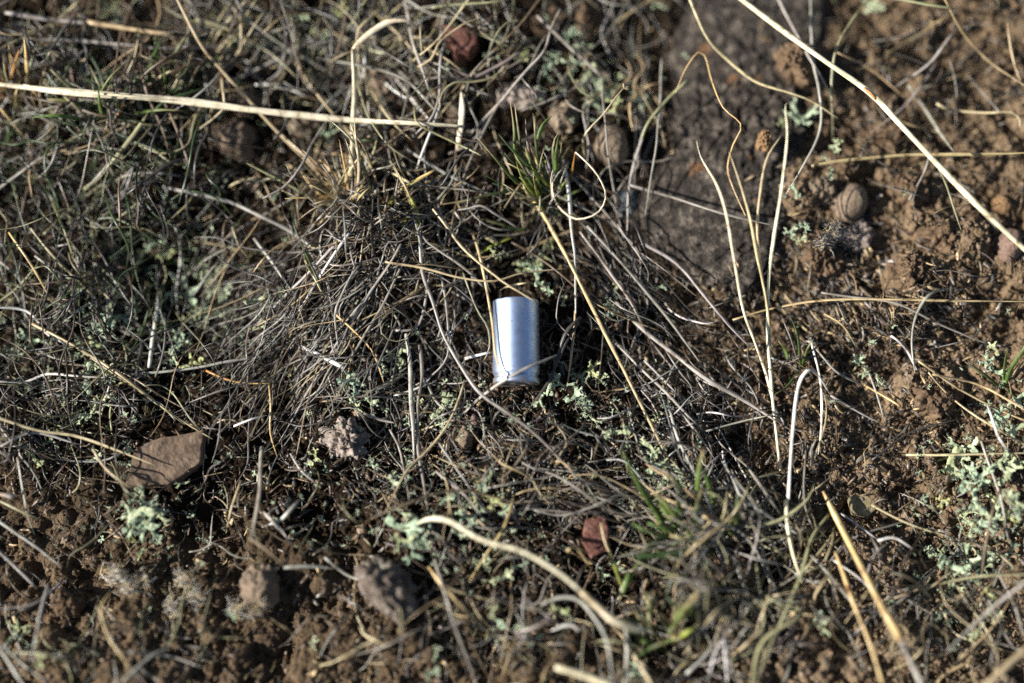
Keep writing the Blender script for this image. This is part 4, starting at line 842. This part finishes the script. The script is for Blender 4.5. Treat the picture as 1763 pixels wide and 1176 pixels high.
LS = [(250, 905, 28), (240, 885, 24), (265, 890, 20), (225, 915, 16), (160, 595, 20), (150, 650, 22), (190, 640, 20), (175, 690, 18), (155, 715, 20), (195, 525, 22), (215, 545, 22), (180, 560, 16), (300, 500, 20), (330, 500, 22), (350, 540, 20), (380, 500, 22),
 (330, 545, 16), (310, 590, 16), (330, 625, 18), (290, 440, 14), (400, 545, 16), (440, 520, 18), (370, 470, 16), (60, 590, 22), (30, 605, 16), (110, 690, 16), (90, 760, 14), (60, 790, 14), (160, 790, 16), (470, 590, 14), (500, 640, 12),
 (280, 560, 14), (240, 450, 16), (270, 420, 16), (420, 590, 12), (350, 470, 14), (300, 620, 14), (205, 480, 14), (450, 560, 12), (130, 500, 12),
 (190, 15, 22), (215, 25, 20), (400, 60, 20), (440, 80, 22), (470, 65, 18), (540, 60, 24), (555, 70, 20), (560, 230, 16), (572, 225, 14), (260, 100, 12), (470, 40, 18), (520, 30, 18), (430, 110, 16), (480, 110, 18), (510, 90, 14), (450, 45, 16), (590, 20, 18),
 (620, 85, 22), (640, 110, 20), (615, 120, 18), (650, 95, 16), (700, 60, 14), (735, 150, 20), (725, 160, 14), (850, 100, 16), (845, 60, 14), (980, 60, 18), (1000, 75, 20), (1010, 130, 26), (1030, 150, 26), (1040, 170, 24), (1060, 145, 22), (960, 100, 18), (940, 120, 16), (1130, 10, 18), (1060, 180, 18), (1020, 180, 16), (860, 65, 12), (760, 120, 14), (900, 100, 12), (1000, 110, 18),
 (1440, 250, 12), (1425, 280, 12), (1430, 300, 12), (1370, 330, 12), (1360, 400, 14), (1385, 390, 12), (1345, 210, 10), (1500, 10, 20), (1375, 415, 12), (1560, 330, 8),
 (950, 420, 14), (900, 460, 16), (920, 455, 18), (870, 440, 12), (850, 435, 12), (1050, 530, 16), (1060, 500, 14), (970, 520, 10), (1130, 495, 14), (945, 500, 12),
 (950, 660, 18), (1000, 650, 18), (1020, 640, 16), (990, 680, 16), (1035, 655, 14), (1010, 700, 12), (1060, 745, 20), (1080, 755, 16), (1020, 720, 14), (1130, 720, 12), (930, 690, 12), (1120, 770, 18), (1150, 700, 10),
 (640, 690, 14), (615, 700, 12), (700, 720, 14), (745, 685, 14), (780, 690, 12), (760, 730, 16), (720, 690, 10), (660, 640, 12), (690, 640, 14), (600, 680, 14), (640, 800, 12), (680, 820, 12), (700, 790, 10), (590, 600, 10), (560, 590, 10),
 (825, 850, 22), (805, 870, 16), (850, 865, 16), (770, 860, 14), (800, 890, 18), (870, 880, 12), (820, 900, 14), (720, 930, 20), (690, 930, 18), (740, 900, 14), (830, 970, 14), (870, 990, 14), (840, 1000, 12), (690, 880, 16), (750, 1130, 14), (740, 1160, 14), (850, 1050, 12), (900, 1080, 12), (965, 1050, 14), (980, 1060, 12), (1100, 1160, 18), (920, 1100, 12), (680, 830, 12), (790, 920, 12),
 (1125, 800, 20), (1140, 810, 20), (1155, 830, 20), (1135, 845, 16), (1110, 820, 16), (1150, 860, 14), (1170, 815, 14), (1180, 840, 14), (1040, 990, 14), (1060, 975, 12), (1100, 850, 12), (1240, 1070, 12), (1370, 1050, 14), (1400, 1070, 18), (1200, 770, 12),
 (1480, 620, 12), (1490, 640, 12), (1510, 650, 12), (1520, 660, 10), (1430, 690, 8), (1500, 590, 8), (1590, 860, 8), (1620, 862, 12), (1540, 560, 8),
 (1640, 800, 26), (1655, 790, 26), (1670, 810, 22), (1690, 820, 22), (1660, 830, 20), (1680, 860, 24), (1700, 850, 22), (1695, 880, 26), (1710, 900, 24), (1690, 905, 20), (1720, 800, 22), (1735, 810, 24), (1750, 800, 18), (1745, 860, 20), (1755, 880, 18), (1735, 890, 16), (1660, 890, 18), (1670, 920, 18), (1640, 975, 24), (1660, 960, 24), (1685, 970, 22), (1620, 960, 18), (1700, 955, 16), (1640, 1010, 20), (1630, 990, 18), (1680, 1000, 16), (1630, 1030, 18), (1700, 1020, 14), (1620, 1060, 14),
 (1720, 720, 20), (1750, 740, 20), (1700, 700, 12), (1755, 690, 16), (1735, 700, 14), (1600, 950, 12), (1680, 1090, 14), (1710, 1060, 14), (1740, 950, 14), (1530, 1040, 14), (1700, 620, 16), (1720, 640, 14), (1710, 600, 12),
 (30, 1080, 18), (20, 1100, 14), (70, 1140, 14), (45, 1090, 14), (55, 1110, 12), (540, 1105, 12), (400, 1060, 10), (360, 935, 10), (240, 955, 12), (545, 790, 14), (530, 815, 12), (560, 800, 12)]
for x, y, r in LS: lichen(x, y, r*(1.25 if x < 560 and 380 < y < 900 else 1.08), None, random.uniform(2.0, 4.5))
# uncountable small lichen scraps scattered in the litter: one object
def lichen_scraps():
    mb = MB(); rd = random.Random(5)
    cache = []
    for me in PROT[:10]:
        n = len(me.vertices); V = np.zeros(n*3, np.float32); me.vertices.foreach_get('co', V); V = V.reshape(-1, 3)
        F = np.array([p.vertices[:] for p in me.polygons if len(p.vertices) == 4]); cache.append((V, F, me['span']))
    cl = [(330, 520, 200, 130), (500, 80, 170, 80), (150, 650, 110, 120), (1000, 130, 110, 60), (1690, 880, 90, 170), (800, 870, 160, 90), (1140, 830, 60, 50), (700, 680, 120, 80), (1010, 690, 90, 60), (250, 230, 200, 120), (1650, 1020, 80, 80), (640, 100, 90, 60), (300, 900, 150, 80)]
    wt = [110, 50, 70, 30, 70, 45, 22, 40, 34, 40, 26, 26, 16]
    for _ in range(1700):
        cx, cy, sx, sy = rd.choices(cl, wt)[0]; x = rd.gauss(cx, sx*.7); y = rd.gauss(cy, sy*.7)
        V, F, sp = rd.choice(cache); s = rd.uniform(3, 8.5)*PX/sp; a = rd.uniform(0, 6.28)
        P = at(x, y, rd.uniform(1.2, 4.5)); c, q = math.cos(a), math.sin(a); tl = rd.uniform(-.8, .8)
        W = V*s; z = W[:, 2]*math.cos(tl)-W[:, 0]*math.sin(tl); xx = W[:, 0]*math.cos(tl)+W[:, 2]*math.sin(tl)
        mb.add(np.stack([xx*c-W[:, 1]*q, xx*q+W[:, 1]*c, z], -1)+np.array(P), F)
    tag(mb.obj('lichen_scraps', M_lichen), 'small crumbled scraps of pale green lichen scattered through the litter', 'lichen scraps', kind='stuff')
lichen_scraps()

# ------------------------------------------------------------------ loose random grass
def rstrand(rd, x, y, a, L, h, curv, arch=0):
    """a strand from pixel x,y heading a (anticlockwise from right), L pixels long"""
    P = []; n = 6; c = rd.gauss(0, curv); c2 = rd.gauss(0, curv*.6); kk = rd.randint(2, 4) if rd.random() < .3 else 99
    for k in range(n):
        s = k/(n-1); a += rd.choice((-.7, -.4, .4, .7)) if k == kk else 0; P.append((x, y, max(.3, h+arch*math.sin(s*math.pi)+rd.uniform(-.5, .5))))
        aa = a+c*(s-.5)+c2*math.sin(s*4); x += L/(n-1)*math.cos(aa); y -= L/(n-1)*math.sin(aa)
    return P
FL = [ # (count, cx, cy, sx, sy, angle deg, angle spread, len, lenspread, width range, curvature, colours, height range); extra dark colours on the left paint in its shade
 (230, 480, 560, 120, 110, 225, 19, 150, 60, (1.3, 3.8), .4, ['grey', 'grey', 'mauve', 'tan', 'dark', 'brown'], (2, 7)),
 (60, 560, 640, 90, 110, 245, 26, 170, 60, (2.4, 4.6), .25, ['grey', 'mauve', 'grey', 'dark'], (1.5, 5)),
 (90, 1085, 510, 70, 100, -50, 18, 140, 50, (1.5, 4.4), .4, ['mauve', 'grey', 'dark', 'brown', 'dark'], (1, 6)),
 (110, 1060, 870, 120, 36, -8, 18, 130, 60, (1.8, 4.6), .45, ['mauve', 'grey', 'brown', 'tan', 'mauve'], (1, 5)),
 (260, 250, 250, 230, 110, 20, 60, 120, 50, (2.5, 5.5), .8, ['grey', 'olive', 'brown', 'dark', 'dgreen', 'dark', 'dgreen'], (2, 9)),
 (260, 300, 90, 260, 80, 0, 60, 130, 50, (2.6, 6), .7, ['grey', 'olive', 'grey', 'dark', 'tan', 'brown'], (2, 9)),
 (260, 700, 100, 180, 90, 60, 70, 130, 50, (2.6, 5.5), .6, ['grey', 'mauve', 'grey', 'straw', 'olive', 'brown'], (2, 9)),
 (340, 700, 390, 130, 80, 200, 70, 90, 40, (2.2, 5), .6, ['grey', 'brown', 'tan', 'mauve', 'grey', 'dark', 'straw'], (1, 6)),
 (240, 150, 450, 140, 120, 120, 70, 110, 50, (2.2, 4.6), .6, ['grey', 'olive', 'brown', 'dark', 'dgreen'], (1, 7)),
 (200, 120, 680, 110, 110, 150, 60, 110, 50, (2.2, 4.6), .7, ['grey', 'olive', 'brown', 'dark', 'brown'], (1, 6)),
 (240, 780, 620, 160, 120, 250, 50, 90, 40, (2.0, 4.2), .8, ['grey', 'mauve', 'brown', 'dark', 'grey'], (.5, 4)),
 (260, 850, 830, 220, 100, 120, 70, 80, 40, (2.0, 4.4), .6, ['grey', 'mauve', 'brown', 'tan', 'straw', 'dark'], (.4, 3.5)),
 (200, 1180, 720, 90, 110, -55, 40, 90, 40, (2.2, 4.6), .8, ['grey', 'mauve', 'brown', 'dark', 'white'], (.5, 4)),
 (260, 1260, 960, 110, 110, 60, 80, 100, 50, (2.6, 5.5), .6, ['grey', 'mauve', 'olive', 'straw', 'tan', 'dark'], (1, 6)),
 (100, 1620, 1060, 130, 80, 50, 60, 110, 50, (2.4, 5.5), .8, ['grey', 'mauve', 'straw', 'brown', 'tan'], (1, 6)),
 (80, 1600, 820, 150, 170, 10, 80, 70, 30, (1.6, 3.2), .4, ['brown', 'grey', 'tan', 'dark'], (.3, 2.5)),
 (70, 1600, 200, 140, 170, 40, 70, 90, 40, (2.0, 4.2), .5, ['grey', 'mauve', 'tan', 'brown'], (.5, 4)),
 (50, 1480, 560, 140, 90, 160, 80, 60, 30, (1.6, 3.2), .4, ['brown', 'grey', 'tan'], (.3, 2.5)),
 (90, 1080, 130, 60, 110, 90, 40, 120, 40, (2.6, 5), .7, ['grey', 'mauve', 'tan'], (1, 6)),
 (110, 880, 1080, 280, 70, 100, 80, 90, 40, (2.4, 5), .6, ['grey', 'mauve', 'brown', 'tan', 'straw'], (.5, 4)),
 (80, 300, 900, 230, 110, 60, 80, 80, 40, (2.0, 4.4), .8, ['grey', 'brown', 'dark', 'olive'], (.5, 4)),
 (50, 200, 1100, 180, 60, 60, 80, 80, 40, (2.4, 5), .8, ['grey', 'brown', 'dark', 'olive'], (.5, 4)),
]
CLEAR = [(798, 90, 34), (293, 792, 66), (603, 756, 36), (668, 1012, 48), (450, 1008, 42), (1052, 256, 36), (972, 208, 30), (1030, 918, 34), (410, 235, 44), (528, 213, 30), (1462, 350, 40), (1415, 327, 28), (801, 757, 18), (1480, 872, 30), (1265, 980, 34), (668, 148, 32), (895, 168, 34), (1735, 425, 30), (1724, 354, 20), (350, 999, 12), (1600, 690, 34), (783, 205, 22), (425, 178, 22)]
def clear(P, k=.85):
    return not any((p[0]-cx)**2+(p[1]-cy)**2 < (r*k)**2 for p in P for cx, cy, r in CLEAR) and not any(1150 < p[0] < 1380 and 60 < p[1] < 455 for p in P)
def loose():
    rd = random.Random(99); allS = []
    for (n, cx, cy, sx, sy, a, sa, L, sL, wr, cv, cols, hr) in FL:
        for _ in range(n):
            x = rd.gauss(cx, sx*.75); y = rd.gauss(cy, sy*.75); an = R(rd.gauss(a, sa)); l = max(25, rd.gauss(L, sL))
            if rd.random() < .5: an += math.pi if sa > 40 else 0
            x0 = x-l*.5*math.cos(an); y0 = y+l*.5*math.sin(an)
            if 830 < x < 945 and 495 < y < 690: continue
            P = rstrand(rd, x0, y0, an, l, rd.uniform(*hr), cv, rd.choice((0, 0, 1, 3)))
            if any(842 < p[0] < 932 and 505 < p[1] < 672 for p in P): continue
            if not clear(P, 1.0) and rd.random() < .93: continue
            allS.append((l*rd.uniform(*wr), P, rd.uniform(*wr), rd.choice(cols)))
    inside = [s for s in allS if all(5 < p[0] < 1758 and 5 < p[1] < 1171 for p in s[1])]
    inside.sort(key=lambda s: -s[0]*(1+.12*max(p[2] for p in s[1])))
    big = inside[:120]; ids = set(id(s) for s in big)
    for _, P, w_, c in big:
        mb = MB(); p0 = blade(mb, P, w_*1.1, c, sides=5, taper=(.7, .3)); m = P[3]
        o = mb.obj('grass_straw', M_straw, loc=Vector(p0))
        POS[o.name] = (m[0], m[1], P, 'thin '+WORD[c], None)
        tag(o, 'thin %s grass stem, one of several %s' % (WORD[c], area(m[0], m[1])), 'grass stem', 'thin %s grass stems %s' % (WORD[c], area(m[0], m[1])))
    mb = MB()
    for s in allS:
        if id(s) in ids: continue
        blade(mb, s[1], s[2], s[3], tone=rd.uniform(.2, 1.25), flat=rd.choice((.15, .25, .5, .8)), sides=4, taper=(.7, .3), n=int(min(22, max(7, len(s[1])*2+s[0]/120))))
    # fine short litter: broken bits of grass, roots and hairs, everywhere
    for _ in range(12000):
        x = rd.uniform(-120, 1880); y = rd.uniform(-120, 1290)
        soil = (x > 1330 and y > 230) or (x < 760 and y > 860)
        if soil and rd.random() < .72: continue
        if 840 < x < 935 and 500 < y < 675: continue
        l = rd.uniform(8, 42)*(.7 if soil else 1); c = rd.choice(['brown', 'tan', 'grey', 'mauve', 'dark', 'brown', 'straw'] if soil else ['grey', 'mauve', 'brown', 'brown', 'dark', 'dark', 'olive', 'tan', 'dark', 'brown'])
        an = rd.uniform(0, 6.28); h = rd.uniform(.1, 1.2 if soil else 3.0)
        P = [(x, y, h), (x+l*.5*math.cos(an), y+l*.5*math.sin(an), h+rd.uniform(-.3, .6)), (x+l*math.cos(an+rd.uniform(-.6, .6)), y+l*math.sin(an), h+rd.uniform(-.5, .6))]
        if not clear(P): continue
        blade(mb, P, rd.uniform(1.2, 3.4), c, tone=rd.uniform(.15, 1.05)**1.3, sides=4, taper=(.8, .5), n=5)
    tag(mb.obj('grass_litter', M_straw), 'tangled litter of countless thin dry grass bits and roots', 'grass litter', kind='stuff')
loose()

# ------------------------------------------------------------------ crumbs and flakes
def crumbs():
    rd = random.Random(3); bm = bmesh.new(); bmesh.ops.create_icosphere(bm, subdivisions=2, radius=1.0)
    V0 = np.array([v.co[:] for v in bm.verts]); F0 = np.array([[v.index for v in f.verts] for f in bm.faces]); bm.free()
    mb = MB(); cols = [(0.18, .13, .085), (.26, .19, .13), (.13, .093, .062), (.30, .22, .15), (.2, .145, .1), (.36, .28, .2), (.22, .17, .125)]
    var = []
    for k in range(12):
        s = np.array([rd.uniform(.7, 1.2), rd.uniform(.6, 1), rd.uniform(.5, .9)])
        V = V0*s; 
        V = V*(1+.75*np.array([mnoise.noise(Vector(v)*1.4+Vector((k*9, 0, 0)))+.5*mnoise.noise(Vector(v)*3.5+Vector((k*9, 3, 0))) for v in V0]))[:, None]
        var.append(V)
    for _ in range(8000):
        x = rd.uniform(-100, 1860); y = rd.uniform(-100, 1276)
        if rd.random() < .45: x = rd.uniform(1250, 1860)
        if 840 < x < 935 and 500 < y < 675: continue
        r = 0.00018*(5.5**(rd.random()**2.2)); V = rd.choice(var); a = rd.uniform(0, 6.28); c, s = math.cos(a), math.sin(a)
        X, Y = px2xy(x, y); z = float(gz(X, Y, H)); W = V*r
        mb.add(np.stack([W[:, 0]*c-W[:, 1]*s+X, W[:, 0]*s+W[:, 1]*c+Y, W[:, 2]+z+r*.25], -1), F0, np.array(rd.choice(cols))*rd.uniform(.8, 1.2))
    for _ in range(520):      # soil packed round the rim end and along the sides of the casing
        q = rd.random()
        if q < .6: x = rd.uniform(836, 940); y = rd.gauss(674, 6); hh = rd.uniform(-.3, 1.8 if x < 870 else 1.2)
        else: x = rd.choice((846, 931))+rd.gauss(0, 4); y = rd.uniform(530, 672); hh = rd.uniform(-.2, .9)
        r = 0.00022*(3.2**(rd.random()**1.6)); V = rd.choice(var); a = rd.uniform(0, 6.28); c, s = math.cos(a), math.sin(a)
        X, Y = px2xy(x, y); z = float(gz(X, Y, H))+hh*.001; W = V*r
        mb.add(np.stack([W[:, 0]*c-W[:, 1]*s+X, W[:, 0]*s+W[:, 1]*c+Y, W[:, 2]+z], -1), F0, np.array(rd.choice(cols))*rd.uniform(.6, 1.0))
    tag(mb.obj('soil_crumbs', M_grain, smooth=False), 'loose brown soil crumbs and grit strewn over the ground', 'soil crumbs', kind='stuff')
def flakes():
    rd = random.Random(4); mb = MB()
    cols = ['brown', 'brown', 'brown', 'mauve', 'dark', 'tan', 'brown', 'dark']
    for _ in range(6500):
        x = rd.uniform(-60, 1820); y = rd.uniform(-60, 1236)
        q = rd.random()
        if q < .22: x = rd.gauss(1470, 90); y = rd.gauss(500, 60)
        elif q < .38: x = rd.gauss(1500, 150); y = rd.gauss(760, 120)
        elif q < .6: x = rd.gauss(800, 200); y = rd.gauss(760, 110)
        if 840 < x < 935 and 500 < y < 675: continue
        l = rd.uniform(7, 26)*(1.5 if q < .22 else 1); an = rd.uniform(0, 6.28) if q > .22 else rd.gauss(.8, .6); h = rd.uniform(.2, 1.6); b = rd.uniform(-.4, .4)
        P = [(x+l*s*math.cos(an+b*s), y+l*s*math.sin(an+b*s), h+rd.uniform(-.3, .5)) for s in (0, .33, .66, 1)]
        blade(mb, P, rd.uniform(2.5, 7.5), rd.choice(cols), tone=rd.uniform(.5, 1.6), sides=5, flat=rd.uniform(.15, .35), taper=(.4, .4), n=6, roll=rd.uniform(-.7, .7))
    tag(mb.obj('bark_flakes', M_straw), 'shredded brown bark and leaf flakes scattered on the soil', 'bark flakes', kind='stuff')
crumbs(); flakes()

# ------------------------------------------------------------------ labels of the look-alikes: where each one lies next to something one can find
LM = [(889, 590, 'the casing'), (1462, 350, 'the oval brown pebble'), (1052, 256, 'the sandy pebble'), (972, 208, 'the tan stone by the green tuft'), (1735, 425, 'the pink brown pebble'),
 (798, 90, 'the red angular stone'), (293, 792, 'the flat reddish shard'), (1030, 918, 'the dark red shard'), (603, 756, 'the pale gnarled clod'), (668, 1015, 'the knobbly grey clod'),
 (450, 1008, 'the rounded brown stone'), (1480, 872, 'the olive stone flake'), (801, 757, 'the small grey and tan stone'), (1392, 645, 'the bend of the hook stem'), (555, 614, 'the short white stick'),
 (682, 562, 'the olive grass ring'), (945, 340, 'the upper green tuft'), (1200, 920, 'the lower green tuft'), (640, 55, 'the bent pale leaf'), (792, 180, 'the pale lance leaf'), (592, 352, 'the tan grass tuft'),
 (1200, 242, 'the tip of the leftmost pale stalk'), (1352, 178, 'the tip of the tallest pale stalk'), (1265, 400, 'the lower part of the big rock'), (1500, 162, 'the orange straw joint'), (463, 660, 'the right angle bend of the orange stem'),
 (720, 905, 'the left tip of the pale arching stem'), (1000, 1018, 'the middle of the pale arching stem'), (1417, 846, 'the upper end of the thick golden straw'), (1552, 1103, 'the lower end of the thick golden straw'),
 (350, 999, 'the orange brown seed'), (190, 990, 'the white fluff clump'), (262, 600, 'the short pale upright stub'), (310, 172, 'the sheath on the long pale blade'), (298, 60, 'the thick cut straw end'),
 (30, 100, 'the orange stubble tuft'), (1650, 770, 'the antler shaped lichen'), (1732, 668, 'the small green tuft at the right edge'), (10, 853, 'the bright cut straw end'), (1378, 635, 'the small green sprout'),
 (1382, 205, 'the lichen rosette on the big rock'), (22, 540, 'the pale arching stem at the left edge'), (440, 370, 'the long blue grey curved stem'), (1750, 1140, 'the thick pale corner stem'), (1010, 1170, 'the thick cream straw at the bottom edge'), (1620, 410, 'the large clod by the brown stem'), (1460, 1018, 'the red brown straw joint'), (55, 1080, 'the grey green stub at the lower left'), (1600, 690, 'the round soil clod')]
def relabel():
    used = {}
    for o in COL.objects:
        if o.name not in POS or POS[o.name][4]: continue
        x, y, pts, word, _ = POS[o.name]; c = []
        for lx, ly, nm in LM:
            dx, dy = x-lx, y-ly; d = math.hypot(dx, dy)
            if d < 12: continue
            k = int(((math.degrees(math.atan2(-dy, dx))+360+22.5) % 360)//45)
            dr = ['right of', 'above and right of', 'above', 'above and left of', 'left of', 'below and left of', 'below', 'below and right of'][k]
            c.append((d, ('just ' if d < 45 else '' if d < 110 else 'well ')+dr+' '+nm))
        c.sort(); 
        if pts:
            a = pts[0]; b = pts[-1]; an = math.degrees(math.atan2(-(b[1]-a[1]), b[0]-a[0])) % 180
            tilt = 'level' if an < 20 or an > 160 else 'rising right' if an < 70 else 'upright' if an < 110 else 'slanting down right'
            head = word+' '+tilt+' grass stem'
        else: head = word+' pale green lichen'
        for d, ph in c[:7]:
            lb = head+' '+ph
            if d < 330 and lb not in used and len(lb.split()) <= 16:
                used[lb] = 1; o['label'] = lb; break
relabel()
